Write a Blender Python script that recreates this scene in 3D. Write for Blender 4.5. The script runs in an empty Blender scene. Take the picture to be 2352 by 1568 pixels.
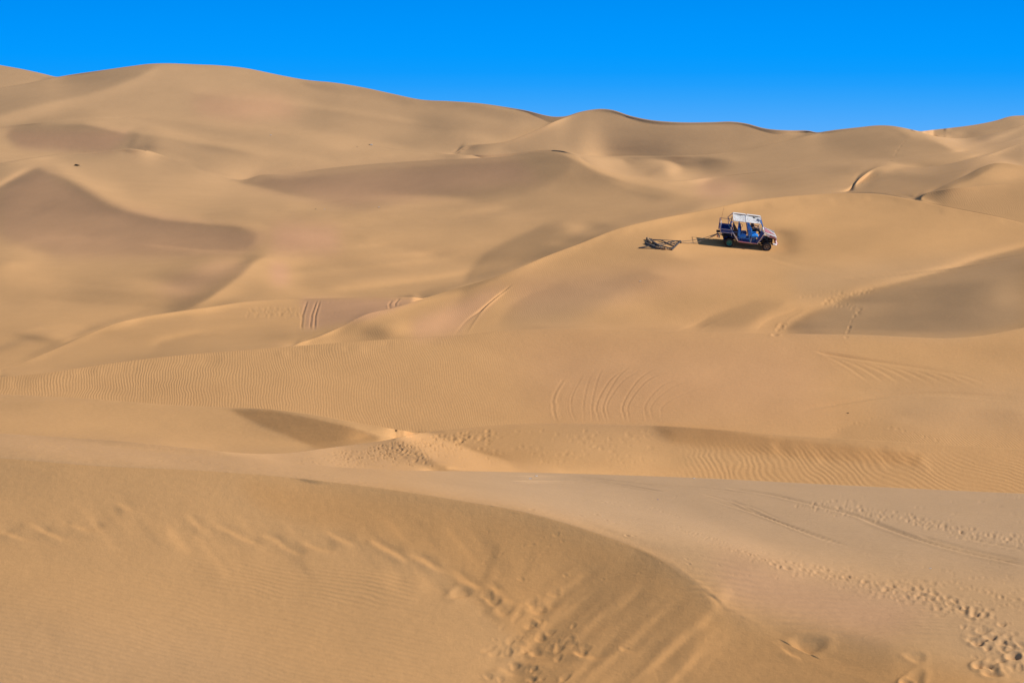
import bpy, bmesh, math, random, time
import numpy as np
from mathutils import Vector, Matrix

t_start = time.time()
random.seed(7)
rng = np.random.default_rng(11)
scene = bpy.context.scene
col = scene.collection

# ---------------------------------------------------------------- survey frame
# The dune field was surveyed by sight lines from the camera: a = x/y, m = -z/y.
FP, UC, VC, PITCH = 5880.0, 1176.0, 784.0, math.atan((784 - 315) / 5880)
def AM(u, v):
    """tangents of the sight line through survey point (u, v)"""
    yc = (VC - v) / FP; w = math.cos(PITCH) + yc * math.sin(PITCH)
    return (u - UC) / FP / w, (math.sin(PITCH) - yc * math.cos(PITCH)) / w
SUN = np.array([0.81, -0.10, 0.56]); SUN /= np.linalg.norm(SUN)

# ---------------------------------------------------------------- dune crests
# each crest, near to far: outline, distance of the crest, distance ratio of what shows just behind it
def P1(*p): return [(x * .5, 114.8 + y * .5) for x, y in p]                 # four survey sheets with
def P2(*p): return [(1176 + .5127 * x, 229.7 + .5127 * y) for x, y in p]    # their own scales
def P3(*p): return [(x * .5, 804 + y * .5) for x, y in p]
def P4(*p): return [(1176 + .5 * x, 918.7 + .5 * y) for x, y in p]
def P5(*p): return [(861.3 + .3043 * x, 1091 + .3043 * y) for x, y in p]
def P6(*p): return [(1665.2 + .292 * x, 1119.7 + .292 * y) for x, y in p]

CR = []
def crest(name, line, dist, ratio, crease=None, above=None):
    CR.append(dict(name=name, line=line, dist=dist, ratio=ratio, crease=crease or [(0, 0)], above=above))

crest('foreground_edge', [(-500,1035),(0,1052),(200,1068),(500,1083),(700,1100),(900,1125),(1050,1149),(1200,1175),(1310,1205),(1400,1235),(1510,1280),(1600,1345),(1700,1415),(1900,1520),(2352,1610),(2850,1640)],
      [(-500,40.3),(0,40.3),(600,40.0),(900,39.6),(1200,39.3),(1510,38.4),(1700,37.4),(1900,36.1),(2352,34.8),(2850,34.5)], [(0,1.0)], [(0,.6),(500,.9),(900,1),(1480,1),(1560,.6),(1680,0)])
crest('flat_edge', [(-500,1000),(0,1012),(300,1030),(600,1055),(760,1071),(900,1079),(1100,1082),(1300,1087),(1600,1097),(1900,1112),(2352,1133),(2850,1150)],
      [(-500,42.9),(0,43.5),(600,45.3),(760,46.7),(900,49.6),(1300,53.4),(1600,56.3),(2352,61.2),(2850,63.1)], [(700,1.0),(780,1.05),(900,1.10),(1000,1.2),(1180,1.3),(1300,1.33),(2850,1.28)])
crest('L1', [(-500,975),(0,995),(150,1004),(300,1015),(450,1030),(600,1042),(680,1038),(730,1031),(800,1022),(880,1012),(920,1003),(960,995),(1050,985),(1150,976),(1300,972),(1400,974),(1500,976.5),(1600,982),(1700,990),(1850,1002),(2000,1010),(2200,1022),(2352,1031),(2850,1060)],
      [(-500,45.8),(0,46.3),(600,47.5),(700,53),(780,59.5),(860,65.5),(960,71.5),(1050,74.5),(1300,76),(1500,76),(2352,80.0),(2850,81.9)], [(-500,1.3),(600,1.36),(700,1.28),(780,1.2),(860,1.17),(960,1.17),(1000,1.4),(1300,1.42),(2352,1.39),(2850,1.39)])
crest('L2', [(-500,890),(0,905),(200,915),(400,930),(530,936),(620,939),(700,949),(760,959),(820,971),(880,981),(930,989),(960,992)],
      [(-500,66),(0,66),(400,67),(600,71),(700,74),(800,81),(900,87),(960,92),(1000,103)], [(-500,1.38),(700,1.34),(800,1.27),(950,1.12),(960,1.06),(964,1.0)], above='L1')
crest('L3', [(-500,905),(0,865),(100,857),(250,835),(400,817),(550,805),(700,793),(850,782),(1000,773),(1080,768),(1140,761),(1200,757),(1300,755),(1400,757.5),(1600,763),(1800,767),(2000,770),(2100,775),(2160,777),(2250,771),(2352,752),(2500,735),(2850,720)],
      [(-500,91.5),(0,91.5),(400,93.1),(800,100.6),(1200,108.7),(1700,111.3),(2352,120.2),(2850,122.1)], [(-500,1.5726),(0,1.5726),(665,1.3635),(1200,1.2711),(1700,1.263),(2352,1.1625),(2850,1.1625)])
crest('C', [(665,793),(725,775),(780,752),(840,722),(900,708),(975,685),(1050,662),(1120,642),(1176,622),(1250,590),(1330,560),(1420,525),(1500,505),(1620,482),(1700,465),(1800,452),(1900,445),(1960,443.5),(2020,446),(2100,460),(2200,480),(2300,500),(2352,513),(2850,600)],
      [(665,134.0),(780,136.9),(900,140.9),(1050,144.9),(1176,149.9),(1330,156.4),(1500,162.0),(1700,167.0),(1960,171.0),(2100,172.0),(2352,167.4),(2850,164.9)], [(640,1.0),(760,1.05),(900,1.2),(975,1.25),(1050,1.4),(1176,1.42),(1500,1.42),(2000,1.5),(2070,1.4),(2110,1.135),(2850,1.11)], above='L3')
crest('L5', [(-500,885),(0,850),(60,828),(120,804),(190,772),(250,747),(330,727),(400,716),(480,705),(560,693),(630,688),(700,685.5),(850,683),(940,682),(975,680)],
      [(-500,147.5),(0,149.5),(300,161.5),(600,170.3),(850,174.8),(960,179.7)], [(-500,1.1748),(0,1.1748),(300,1.249),(600,1.2594),(900,1.17),(940,1.1),(978,1.0)], above='C')
crest('K2', [(2094,457),(2124,445),(2176,435),(2253,427),(2352,419),(2850,395)], [(2100,194.9),(2130,195.2),(2352,195.8)], [(2094,1.0),(2160,1.07),(2850,1.08)], above='L5')
crest('K3', [(2094,455),(2140,440),(2176,423),(2200,412),(2227,399),(2245,389),(2263,381),(2289,374.5),(2319,376),(2352,382),(2500,400),(2850,420)], [(2140,212.3),(2263,218.5),(2352,220.0)], [(2094,1.0),(2180,1.13),(2850,1.2)], above='K2')
crest('K4', [(1945,436),(1976,409),(2007,387),(2037,379.5),(2078,383),(2115,384),(2150,381),(2200,372),(2253,359),(2352,327),(2850,300)], [(1945,280.1),(1976,285.0),(2037,295.1),(2150,296.9),(2352,302.8)], [(1945,1.0),(2090,1.03),(2190,1.08),(2850,1.14)], above='K3')
crest('K5', [(-500,400),(0,375),(60,365),(125,355.5),(215,350.5),(310,343),(325,345),(400,368),(470,392),(560,413),(602,402),(665,399),(750,387),(850,377),(1000,367),(1176,357),(1230,348.5),(1290,350),(1320,358),(1350,375),(1390,391),(1440,404),(1500,413),(1560,416),(1620,409),(1700,400),(1800,390),(1900,374),(2000,366),(2100,360),(2253,343),(2352,312),(2850,280)],
      [(-500,245),(0,246.4),(315,259.8),(560,270),(850,275),(1176,266),(1290,264),(1500,262),(1700,268),(1900,282),(2100,323.1),(2352,336.9)], [(0,1.0),(60,1.03),(150,1.09),(300,1.09),(335,1.0),(540,1.0),(600,1.02),(750,1.05),(1176,1.07),(1320,1.07),(1400,1.035),(1550,1.02),(1640,1.0)])
crest('K6', [(-500,305),(0,291),(100,283),(200,271),(350,272),(500,287),(620,305),(750,322),(850,335),(950,349),(1000,353),(1176,353),(1240,345),(1290,346.5),(1330,355),(1463,359),(1612,357),(1689,349),(1791,327),(1894,304),(1976,294),(2017,290),(2048,291),(2089,298.5),(2109,303),(2150,313),(2200,318),(2300,302),(2352,288),(2850,260)],
      [(-500,263.7),(0,265.2),(500,288.6),(850,294),(1176,291),(1330,292),(1500,290),(1612,290),(1790,292),(1976,302),(2109,345.4),(2352,357.3)], [(-500,1.0),(1020,1.0),(1100,1.04),(1330,1.07),(1550,1.10),(1700,1.03),(1880,1.02),(1990,1.0),(2098,1.0),(2130,1.06),(2160,1.05),(2850,1.05)])
crest('K7', [(1040,341),(1075,335),(1176,322),(1210,309),(1243,294),(1270,281),(1296,271),(1330,259),(1355,254),(1381,251.5),(1407,254),(1443,266),(1494,277),(1535,281),(1571,282.5),(1637,282),(1684,281),(1714,285),(1755,296),(1817,301),(1850,301),(1885,304)],
      [(-500,270.7),(0,277.8),(500,298.4),(900,300),(1075,302),(1176,306),(1290,321),(1381,325),(1700,328),(1955,340),(2109,360)], [(1075,1.0),(1200,1.02),(1270,1.03),(1310,1.0),(2000,1.0)], above='K6')
crest('K8', [(-500,260),(0,202),(60,192),(130,178),(250,160),(300,153),(345,147.5),(380,146.5),(450,149),(500,151),(560,157),(640,173),(700,184),(770,191),(850,205),(905,217),(970,230),(1030,233),(1100,238),(1200,253),(1290,268.5),(1312,264)],
      [(-500,293.0),(0,295.0),(380,318),(700,322),(1000,322),(1100,324),(1200,330),(1290,342),(1600,348),(2000,365),(2109,376),(2352,392)], [(-500,1.06),(90,1.03),(170,1.02),(330,1.0),(2850,1.0)], above='K7')
crest('K9', [(-500,60),(0,150),(60,161),(110,172.5),(150,183)], [(-500,350),(0,335),(400,350)], [(0,1.0)], above='K8')
NAMES = [c['name'] for c in CR]
# right-hand skyline ridge is carried by K8 beyond 2100
SKY_R = [(2109,303.5),(2140,299.5),(2180,295),(2250,285.5),(2290,277),(2320,268),(2352,266),(2500,262),(2850,250)]

def smooth_interp(u, pts):
    """monotone cubic through the survey points"""
    x = np.array([p[0] for p in pts], float); y = np.array([p[1] for p in pts], float)
    if len(x) < 3: return np.interp(u, x, y)
    h = np.diff(x); d = np.diff(y) / h
    mm = np.zeros_like(x); mm[1:-1] = (d[:-1] * h[1:] + d[1:] * h[:-1]) / (h[1:] + h[:-1]); mm[0] = d[0]; mm[-1] = d[-1]
    uc = np.clip(u, x[0], x[-1]); k = np.clip(np.searchsorted(x, uc) - 1, 0, len(h) - 1)
    t = (uc - x[k]) / h[k]
    return ((2*t**3-3*t**2+1)*y[k] + (t**3-2*t**2+t)*h[k]*mm[k] + (-2*t**3+3*t**2)*y[k+1] + (t**3-t**2)*h[k]*mm[k+1])

def crest_tables(u):
    V, YN, YF, G, CS = [], [], [], [], []
    prev_f = None
    for k, c in enumerate(CR):
        v = smooth_interp(u, c['line'])
        if c['above']:
            base = V[NAMES.index(c['above'])]
            lo, hi = c['line'][0][0], c['line'][-1][0]
            e0 = np.clip((u - lo) / 26, 0, 1) if lo > -500 else np.ones_like(u); e1 = np.clip((hi - u) / 26, 0, 1) if hi < 2850 else np.ones_like(u)
            inn = np.minimum(e0, e1); inn = inn * inn * (3 - 2 * inn)
            v = (base - .6) * (1 - inn) + v * inn
        if c['name'] == 'K8':
            r_ = np.clip((u - 2095) / 26, 0, 1); v = v * (1 - r_) + smooth_interp(u, SKY_R) * r_
        if k: v = np.minimum(v, V[-1] - .5)
        yn = smooth_interp(u, c['dist'])
        if c['above']: yn = np.exp(np.log(prev_f * 1.0015) * (1 - inn) + np.log(np.maximum(yn, prev_f * 1.0015)) * inn)
        if prev_f is not None: yn = np.maximum(yn, prev_f * 1.0015)
        r = np.interp(u, [p[0] for p in c['ratio']], [p[1] for p in c['ratio']])
        prev_f = yn * r
        V.append(v); YN.append(yn); YF.append(prev_f); G.append(1 - np.exp(-(r - 1) / .02))
        CS.append(np.interp(u, [p[0] for p in c['crease']], [p[1] for p in c['crease']]) if c['crease'] != [(0, 0)] else 0 * u)
    return np.array(V), np.array(YN), np.array(YF), np.array(G), np.array(CS)

# ---------------------------------------------------------------- relief notes
# how strongly each patch leans toward (+) or away from (-) the sun
NOTES = []
def blob(c, rx, ry, amp, rot=0): NOTES.append(('b', c[0] if isinstance(c, list) else c, rx, ry, amp, rot))
def poly(p, amp, blur): NOTES.append(('p', p, amp, blur))
def edge(p, amp, up, dn, taper=40): NOTES.append(('e', p, amp, up, dn, taper))

# --- far left and skyline (sheet 1)
poly(P1((-200,190),(0,178),(270,132),(560,85),(735,64),(650,115),(540,160),(400,203),(200,247),(0,293),(-200,340)), -.13, 5)
poly(P1((-200,190),(0,176),(120,155),(270,130),(270,126),(0,70),(-200,20)), -.02, 5)
edge(P1((0,295),(200,249),(400,205),(540,163),(650,117),(740,70)), .05, 1, 22)
poly(P1((1380,150),(1500,160),(1680,178),(1800,200),(1940,235),(2100,240),(2352,280),(2500,290),(2500,345),(2352,335),(2250,315),(2100,283),(1950,268),(1860,262),(1750,228),(1600,205),(1500,190),(1420,170)), -.11, 4)
blob(P1((2030,330)), 75, 26, -.10); blob(P1((1480,300)), 60, 50, -.04); blob(P1((1230,265)), 110, 30, .06)
blob(P1((1900,420)), 160, 26, -.05); blob(P1((2200,400)), 60, 12, .05, -12)
blob(P1((700,230)), 140, 40, .03)
poly(P1((20,395),(60,360),(120,346),(250,339),(380,343),(480,363),(560,383),(645,378),(600,425),(540,462),(430,472),(330,478),(200,462),(80,440)), -.17, 6)
edge(P1((-100,330),(80,334),(250,331),(380,335),(480,354),(560,374),(640,376)), .09, 12, 1)
poly(P1((560,462),(600,420),(650,378),(600,455),(620,455)), -.12, 3)
edge(P1((400,300),(700,318),(1000,345),(1240,385),(1500,420),(1700,445),(1900,470),(2050,480)), .05, 10, 14)
edge(P1((1500,440),(1700,462),(1900,484),(2050,486),(2352,484)), .06, 6, 6)
blob(P1((790,385)), 70, 9, .07, -14); blob(P1((1000,450)), 160, 30, -.03, 8)
blob(P1((150,510)), 120, 10, .05, -8)
blob(P1((100,490)), 90, 12, .04)
poly([(545,418),(590,403),(665,400),(750,388),(850,378),(1000,368),(1176,358),(1235,350),(1290,352),(1315,366),(1300,395),(1250,425),(1176,448),(1100,462),(1025,454),(950,459),(900,465),(825,475),(775,473),(700,457),(625,437)], -.17, 4)
edge([(560,414),(602,402),(665,399),(750,387),(850,377)], -.07, 1, 8)
edge([(620,392),(750,379),(850,369),(1000,359),(1176,350)], .06, 7, 2)
poly([(1235,350),(1300,356),(1340,380),(1420,408),(1400,430),(1300,440),(1180,450),(1240,400)], -.06, 12)
blob(P1((930,620)), 210, 45, .06, 14); blob(P1((1350,700)), 160, 14, .05, 4); blob(P1((1930,690)), 110, 10, .07)
edge(P1((1300,700),(1550,726),(1700,730),(1900,712),(2100,700),(2352,720)), .06, 2, 16)
poly(P1((-200,680),(0,635),(80,588),(170,548),(300,592),(400,655),(500,712),(600,750),(750,785),(950,803),(1100,815),(1180,850),(1160,900),(1050,930),(900,938),(700,948),(450,950),(250,952),(120,905),(0,850),(-200,800)), -.105, 6)
edge(P1((170,545),(300,590),(400,650),(500,706),(600,746),(750,782),(950,800),(1150,808)), -.07, 2, 22)
edge(P1((250,540),(350,590),(430,640),(520,692),(620,732),(760,768),(950,786)), .06, 18, 2)
poly(P1((-200,720),(0,640),(80,590),(180,545),(215,560),(150,620),(60,700),(-60,800)), -.07, 8)
edge(P1((-100,690),(0,637),(80,589),(175,543)), -.10, 1, 14)
edge(P1((-100,675),(0,622),(80,576),(150,540)), .10, 8, 1)
poly(P1((1000,806),(1200,815),(1450,830),(1700,860),(1600,925),(1300,935),(1000,938)), -.05, 10); blob(P1((1420,870)), 110, 24, .06); blob(P1((1900,860)), 200, 30, .02)
edge(P1((0,980),(300,985),(600,985),(1000,972),(1300,955),(1700,945),(2000,935)), .11, 4, 16)
edge(P1((1300,745),(1700,760),(2100,770),(2352,740)), -.03, 2, 24)
blob(P1((450,1110)), 95, 22, -.09); blob(P1((850,1050)), 75, 26, -.07); blob(P1((150,1030)), 90, 22, .05)
blob(P1((650,1130)), 150, 25, -.06); blob(P1((300,1200)), 200, 14, .04)
edge(P1((760,1205),(870,1180),(950,1140),(1020,1090),(1100,1030),(1160,975),(1215,948)), -.13, 26, 1.5)
edge(P1((860,1190),(960,1145),(1040,1090),(1120,1030),(1180,975),(1230,945)), .10, 1, 34)
blob(P1((1290,1020)), 50, 44, .14); blob(P1((1500,1000)), 60, 18, .03)
poly(P1((2100,1230),(2150,1020),(2220,940),(2352,870),(2500,805),(2700,790),(2860,810),(2870,840),(2700,890),(2500,960),(2352,1000)), -.13, 15)
edge([(1100,640),(1176,618),(1250,586),(1330,556),(1420,521),(1500,501),(1620,478)], -.13, 16, .5)
edge([(700,783),(780,752),(840,722),(900,708),(975,685),(1050,662),(1120,642),(1176,622),(1250,590),(1330,560),(1420,525),(1500,505),(1620,482),(1700,465),(1800,452),(1900,445)], .07, .5, 14)
edge([(60,828),(120,804),(190,772),(250,747),(330,727),(400,716),(480,705),(560,693),(630,688),(700,685)], .07, .5, 10)
edge([(60,824),(120,800),(190,768),(250,743),(330,723),(400,712),(480,701),(560,689)], -.07, 10, .5)
edge([(100,857),(250,835),(400,817),(550,805),(700,793),(850,782),(1000,773)], .06, .5, 12); edge([(100,853),(250,831),(400,813),(550,801),(700,789)], -.06, 9, .5)
edge([(0,285),(100,278),(200,267),(350,268),(500,283),(620,301),(750,318),(850,331),(950,345)], .05, 8, .5); edge([(350,276),(500,291),(620,309),(750,326),(850,339)], -.04, .5, 12)
edge([(0,372),(125,352),(215,347),(310,340)], .05, .5, 10)
edge([(380,152),(500,154),(640,176),(850,208),(970,233),(1100,241),(1280,268)], .03, .5, 18)
blob([(1120,160)], 5, 5, 0.)
blob([(560,330)], 90, 14, .04, -8); blob([(480,300)], 60, 10, -.04, -8); blob([(250,430)], 60, 22, .05, -20); blob([(700,520)], 120, 16, .03); blob([(1000,560)], 110, 14, -.05, 8); blob([(900,640)], 120, 12, .05, 4); blob([(800,600)], 90, 14, -.05)
edge([(430,215),(600,232),(800,262),(950,285),(1100,300)], -.03, .5, 22); edge([(430,210),(600,228),(800,258),(950,281)], .04, 9, .5)
edge([(150,305),(300,300),(450,322),(600,352),(760,372)], .05, 7, .5); edge([(300,306),(450,328),(600,358)], -.04, .5, 14)
edge([(560,480),(700,492),(850,498),(1000,488),(1150,476)], .05, .5, 14); edge([(600,512),(800,520),(1000,506),(1150,492)], -.05, .5, 16)
edge([(330,560),(480,575),(640,578),(800,566),(900,556)], .05, .5, 8); edge([(20,560),(120,545),(220,540)], .05, .5, 12)
edge([(640,625),(760,616),(900,600),(1050,585)], -.05, 12, .5); edge([(640,630),(760,621),(900,605),(1050,590)], .05, .5, 10)
edge([(0,700),(120,690),(260,700),(400,708)], -.05, 12, .5); edge([(0,640),(150,650),(300,662),(430,660)], .04, .5, 10)
blob([(100,480)], 50, 12, -.05, 20); blob([(60,600)], 60, 18, .05); blob([(520,610)], 70, 14, .04)
blob([(1324,524)], 40, 18, .12); blob([(1290,560)], 40, 8, .08)
edge(P1((1500,1105),(1750,1080),(2000,1045),(2200,1010),(2352,985),(2500,950)), .08, 9, 6)
poly(P1((1840,1142),(1940,1108),(2060,1082),(2150,1063),(2260,1038),(2300,1020),(2330,1030),(2150,1100),(1960,1142)), -.17, 2)
blob(P1((1650,1115)), 80, 8, -.06, -4)
poly(P1((1385,1285),(1400,1150),(1950,1138),(1890,1170),(1700,1230),(1500,1290)), -.06, 2)
edge(P1((700,1385),(740,1345),(900,1312),(1100,1297),(1500,1291)), -.06, 1, 18)
edge(P1((700,1360),(740,1330),(900,1300),(1100,1285),(1450,1281)), .05, 12, 1)
edge(P1((240,1380),(400,1308),(520,1268)), -.10, 1, 6); blob(P1((560,1260)), 40, 8, .05)
blob(P1((160,1322)), 42, 9, -.20, -6); blob(P1((60,1350)), 50, 8, -.10, 15); edge(P1((90,1290),(200,1272),(320,1268),(460,1275)), .07, 1, 9)
blob(P1((300,1310)), 60, 8, .05)
blob(P1((1720,1300)), 34, 17, -.20); edge(P1((1345,1355),(1450,1330),(1510,1305),(1580,1275),(1680,1225)), -.12, 1, 16)
blob(P1((1850,1270)), 30, 22, .06); blob(P1((1600,1220)), 60, 10, -.03)
# --- far right (sheet 2)
poly(P2((-60,220),(60,170),(180,110),(300,62),(420,45),(520,76),(700,106),(990,106),(1130,133),(1250,150),(1100,200),(850,246),(560,250),(300,243),(0,235)), -.07, 5)
blob(P2((800,160)), 75, 18, -.06); blob(P2((520,140)), 60, 18, -.02)
blob(P2((70,110)), 36, 18, .04)
poly(P2((800,252),(1000,237),(1200,197),(1400,152),(1560,132),(1640,122),(1720,127),(1790,155),(1755,200),(1700,285),(1600,305),(1400,365),(1200,405),(1000,430),(870,400),(860,350),(850,260)), -.10, 7)
edge(P2((1250,195),(1400,160),(1560,140),(1650,130),(1730,150),(1765,190)), .03, 0.5, 10)
blob(P2((380,285)), 40, 14, .14, -20); blob(P2((300,262)), 40, 5, .10, -10)
poly(P2((500,268),(700,255),(860,255),(980,270),(930,330),(780,330),(700,300),(640,330),(560,340),(520,300)), -.12, 5)
edge(P2((600,345),(640,325),(690,296)), -.14, 8, 1, 5); blob(P2((725,318)), 14, 9, .17); blob(P2((840,330)), 30, 10, -.03)
edge(P2((350,290),(450,330),(560,355),(700,372),(850,360),(920,338)), .10, 3, 7)
poly(P2((-60,250),(0,240),(200,238),(300,270),(400,350),(520,400),(700,440),(600,470),(400,470),(200,440),(0,420)), -.05, 10)
blob(P2((1010,400)), 45, 22, .06); blob(P2((1000,470)), 90, 14, .03); blob(P2((660,440)), 60, 18, -.05)
blob(P2((1300,430)), 120, 12, -.02)
edge(P2((1820,147),(1900,150),(2000,128),(2150,115),(2294,95)), -.14, 5, 7)
blob(P2((2080,165)), 34, 11, -.20, -8); blob(P2((1950,180)), 34, 10, .14, -20); blob(P2((2010,150)), 20, 5, .08)
edge(P2((1830,160),(1900,168),(1960,185),(2030,215),(2120,190),(2294,130)), .06, 6, 3)
poly(P2((1780,170),(1900,180),(1990,215),(2100,215),(2294,160),(2294,190),(2100,252),(1900,296),(1780,298),(1700,285)), -.05, 7)
poly(P2((1505,415),(1560,395),(1640,350),(1720,312),(1900,302),(2100,262),(2294,196),(2294,285),(2170,284),(2050,332),(1950,382),(1880,412),(1790,452),(1650,432)), -.09, 5)
blob(P2((1610,340)), 26, 15, -.20, 20); blob(P2((1580,395)), 24, 7, -.08, 20); blob(P2((1720,305)), 52, 6, .16, 4)
poly(P2((1890,405),(1960,378),(2050,332),(2115,298),(2172,284),(2135,312),(2070,352),(1980,382),(1920,404)), -.18, 2.5)
blob(P2((2210,330)), 60, 16, .08); edge(P2((1880,410),(2000,388),(2150,370),(2294,360)), .05, 8, 1)
poly(P2((1800,452),(1870,418),(1960,400),(2100,388),(2400,372),(2400,560),(2294,545),(2050,500)), -.05, 3)
# car dune
edge(P2((1000,468),(1200,432),(1400,418),(1600,422)), -.02, 1, 20)
blob(P2((1250,560)), 130, 50, .03); blob(P2((1560,740)), 90, 30, .04); blob(P2((1900,620)), 120, 40, .02)
edge(P2((0,775),(200,690),(400,600),(600,560),(800,500)), .03, 1, 26)
poly(P2((-60,1010),(0,920),(100,860),(220,820),(420,800),(600,760),(700,800),(500,850),(350,960),(250,1015),(0,1027)), -.07, 12)
blob([(1010,735)], 60, 30, .05, 30)
blob(P2((500,900)), 110, 26, .04, 0); blob(P2((850,760)), 160, 18, .05, 0); blob(P2((700,700)), 110, 12, -.03)
poly(P2((1450,905),(1500,885),(1600,850),(1700,828),(1800,806),(1950,765),(2100,715),(2294,668),(3300,480),(3300,1000),(2294,1015),(2150,1042),(1980,1067),(1800,1064),(1500,1054),(1210,1048),(1250,1005),(1350,945),(1470,915)), -.16, 8)
blob(P2((1960,900)), 62, 42, -.16, -25); blob(P2((1850,990)), 120, 22, -.06); blob(P2((1570,886)), 45, 8, -.12, 12)
blob(P2((2220,860)), 56, 52, .08); edge(P2((1470,905),(1600,915),(1750,905)), .06, 1, 18); blob(P2((1640,960)), 60, 14, .03)
edge(P2((1500,880),(1620,846),(1800,801),(1950,758),(2100,708),(2294,661),(2500,620)), .09, 12, .5); edge(P2((1500,884),(1620,850),(1800,806),(1950,764),(2100,714),(2294,667),(2500,628)), -.12, .5, 14)
poly(P2((800,1037),(880,975),(980,935),(1100,905),(1230,905),(1180,940),(1090,1000),(1050,1042)), -.10, 7)
blob(P2((1120,990)), 44, 14, .07, 35); poly(P2((1225,1048),(1260,1000),(1340,960),(1350,1050)), -.06, 5)
blob(P2((700,1000)), 120, 14, .02)
# middle dune
blob([(300,890)], 330, 22, -.03); blob([(850,880)], 260, 60, .01); blob([(1150,830)], 160, 40, .03)
blob(P2((2200,1140)), 110, 26, -.04); blob(P2((1500,1330)), 130, 22, .02); blob([(1700,860)], 200, 30, .03)
edge([(1100,772),(1300,759),(1600,768),(1900,772)], .03, 1, 14)
edge(P4((1440,165),(1560,115),(1650,90),(1800,58),(2000,44),(2352,48)), -.07, 1, 26)
blob(P4((2050,120)), 110, 20, .03)
blob([(1060,1050)], 130, 17, -.12); blob([(960,1040)], 60, 14, -.06)
poly(P3((1050,272),(1240,276),(1400,305),(1580,345),(1720,385),(1760,412),(1600,440),(1470,458),(1440,445),(1340,400),(1200,350),(1130,310)), -.19, 2.0)
poly(P3((1100,300),(1330,360),(1460,430),(1300,420),(1120,340)), -.02, 8)
blob(P3((400,330)), 220, 30, .03); blob(P3((0,250)), 90, 14, -.03); blob(P3((900,430)), 160, 14, .02)
poly(P4((640,112),(720,120),(900,125),(1200,175),(1500,205),(1900,250),(1860,300),(1500,275),(1200,250),(1000,222),(850,215),(740,200),(680,150)), -.13, 5)
blob(P4((700,150)), 26, 20, -.10); blob(P4((400,240)), 170, 28, .04); blob(P4((620,270)), 60, 20, .04)
edge(P4((1200,400),(1600,408),(2352,445)), -.03, 14, 1)
# foreground
poly([(-500,1040),(0,1055),(200,1071),(500,1086),(700,1103),(900,1128),(1200,1178),(1400,1238),(1505,1283),(1480,1340),(1300,1330),(1100,1290),(900,1230),(600,1180),(200,1150),(-500,1120)], -.07, 16)
edge([(700,1101),(900,1126),(1050,1150),(1200,1176),(1310,1206),(1400,1236),(1510,1281)], -.10, .8, 60, 200)
poly(P5((2020,600),(2130,630),(2260,690),(2500,900),(2620,1100),(2300,1260),(1900,1400),(1400,1568),(1100,1700),(1050,1500),(1300,1150),(1650,850)), -.13, 14)
blob(P5((2080,720)), 24, 16, -.22, 40); blob(P5((2330,1000)), 40, 30, -.1, 40)
edge(P5((2130,625),(2300,720),(2450,830),(2600,960),(2750,1060),(2900,1130)), -.10, 4, 34, 60)
poly([(1500,1560),(1600,1450),(1750,1420),(1900,1440),(2050,1480),(2050,1760),(1500,1760)], -.07, 24)
blob(P6((1200,1350)), 140, 50, -.06); blob(P6((1700,1480)), 80, 40, -.03); blob(P6((600,650)), 150, 30, .03)
blob([(300,1420)], 380, 90, .03); blob([(150,1230)], 100, 20, -.03); blob([(950,1440)], 160, 60, -.02)
# sand slides and wind-cut streaks running down the near slip face
rs = random.Random(3)
for i in range(70):
    x0 = rs.uniform(1290, 1690); y0 = 1230 + (x0 - 1180) * .22 + rs.uniform(-10, 170)
    L = rs.uniform(50, 190); sl = rs.uniform(-1.15, -.7)
    x1 = x0 - L; y1 = y0 + L * (-sl)
    edge([(x1, y1), ((x0 + x1) / 2 + rs.uniform(-6, 6), (y0 + y1) / 2), (x0, y0)], rs.choice((-1, -1, 1)) * rs.uniform(.04, .13), rs.uniform(1.5, 6), rs.uniform(2, 12), 30)
for x0, y0, x1, y1, a in ((935,490,800,830,-.18),(960,640,950,780,-.14),(1000,620,1010,760,-.12),(1200,540,1110,800,-.08),(2110,640,1930,760,-.2),(2150,680,2020,830,-.16),(1700,900,1400,1180,-.14),(1880,860,1500,1180,-.12),(2000,830,1640,1200,.10),(2240,900,1700,1330,-.12),(2250,1000,1960,1310,-.15),(1560,900,1400,1100,.08)):
    edge(P5((x1, y1), ((x0+x1)/2+8, (y0+y1)/2), (x0, y0)), a, 3, 7, 30)
for i in range(26):
    x0 = rs.uniform(150, 1150); y0 = 1120 + x0 * .06 + rs.uniform(0, 70); L = rs.uniform(40, 120)
    edge([(x0, y0), (x0 + L * .45, y0 + L * .55), (x0 + L * .8, y0 + L)], rs.choice((-1, 1)) * rs.uniform(.03, .07), 3, rs.uniform(6, 14), 30)
for i in range(34):      # slides under the rippled crests
    x0 = rs.uniform(1760, 2120); y0 = 1008 + (x0 - 1760) * .05 + rs.uniform(0, 8); L = rs.uniform(18, 52)
    edge([(x0, y0), (x0 + L * .25, y0 + L * .5), (x0 + L * .65, y0 + L)], rs.choice((-1, 1)) * rs.uniform(.05, .12), 2, rs.uniform(3, 6), 12)
for i in range(60):
    x0 = rs.uniform(0, 960); y0 = 868 - x0 * .095 + rs.uniform(0, 4) - (8 if x0 > 150 else 0); L = rs.uniform(12, 30)
    edge([(x0, y0), (x0 + L * .1, y0 + L * .5), (x0 + L * .12, y0 + L)], rs.choice((-1, 1)) * rs.uniform(.03, .08), 2, rs.uniform(2, 5), 10)
for i in range(70):      # slides below the car-dune crest
    x0 = rs.uniform(1330, 2300); y0 = float(smooth_interp(np.array([x0]), CR[5]['line'])[0]) + rs.uniform(1, 6); L = rs.uniform(8, 26)
    edge([(x0, y0), (x0 + L * .3, y0 + L * .6), (x0 + L * .5, y0 + L)], rs.choice((-1, 1)) * rs.uniform(.03, .07), 2, rs.uniform(2, 5), 10)

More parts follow.
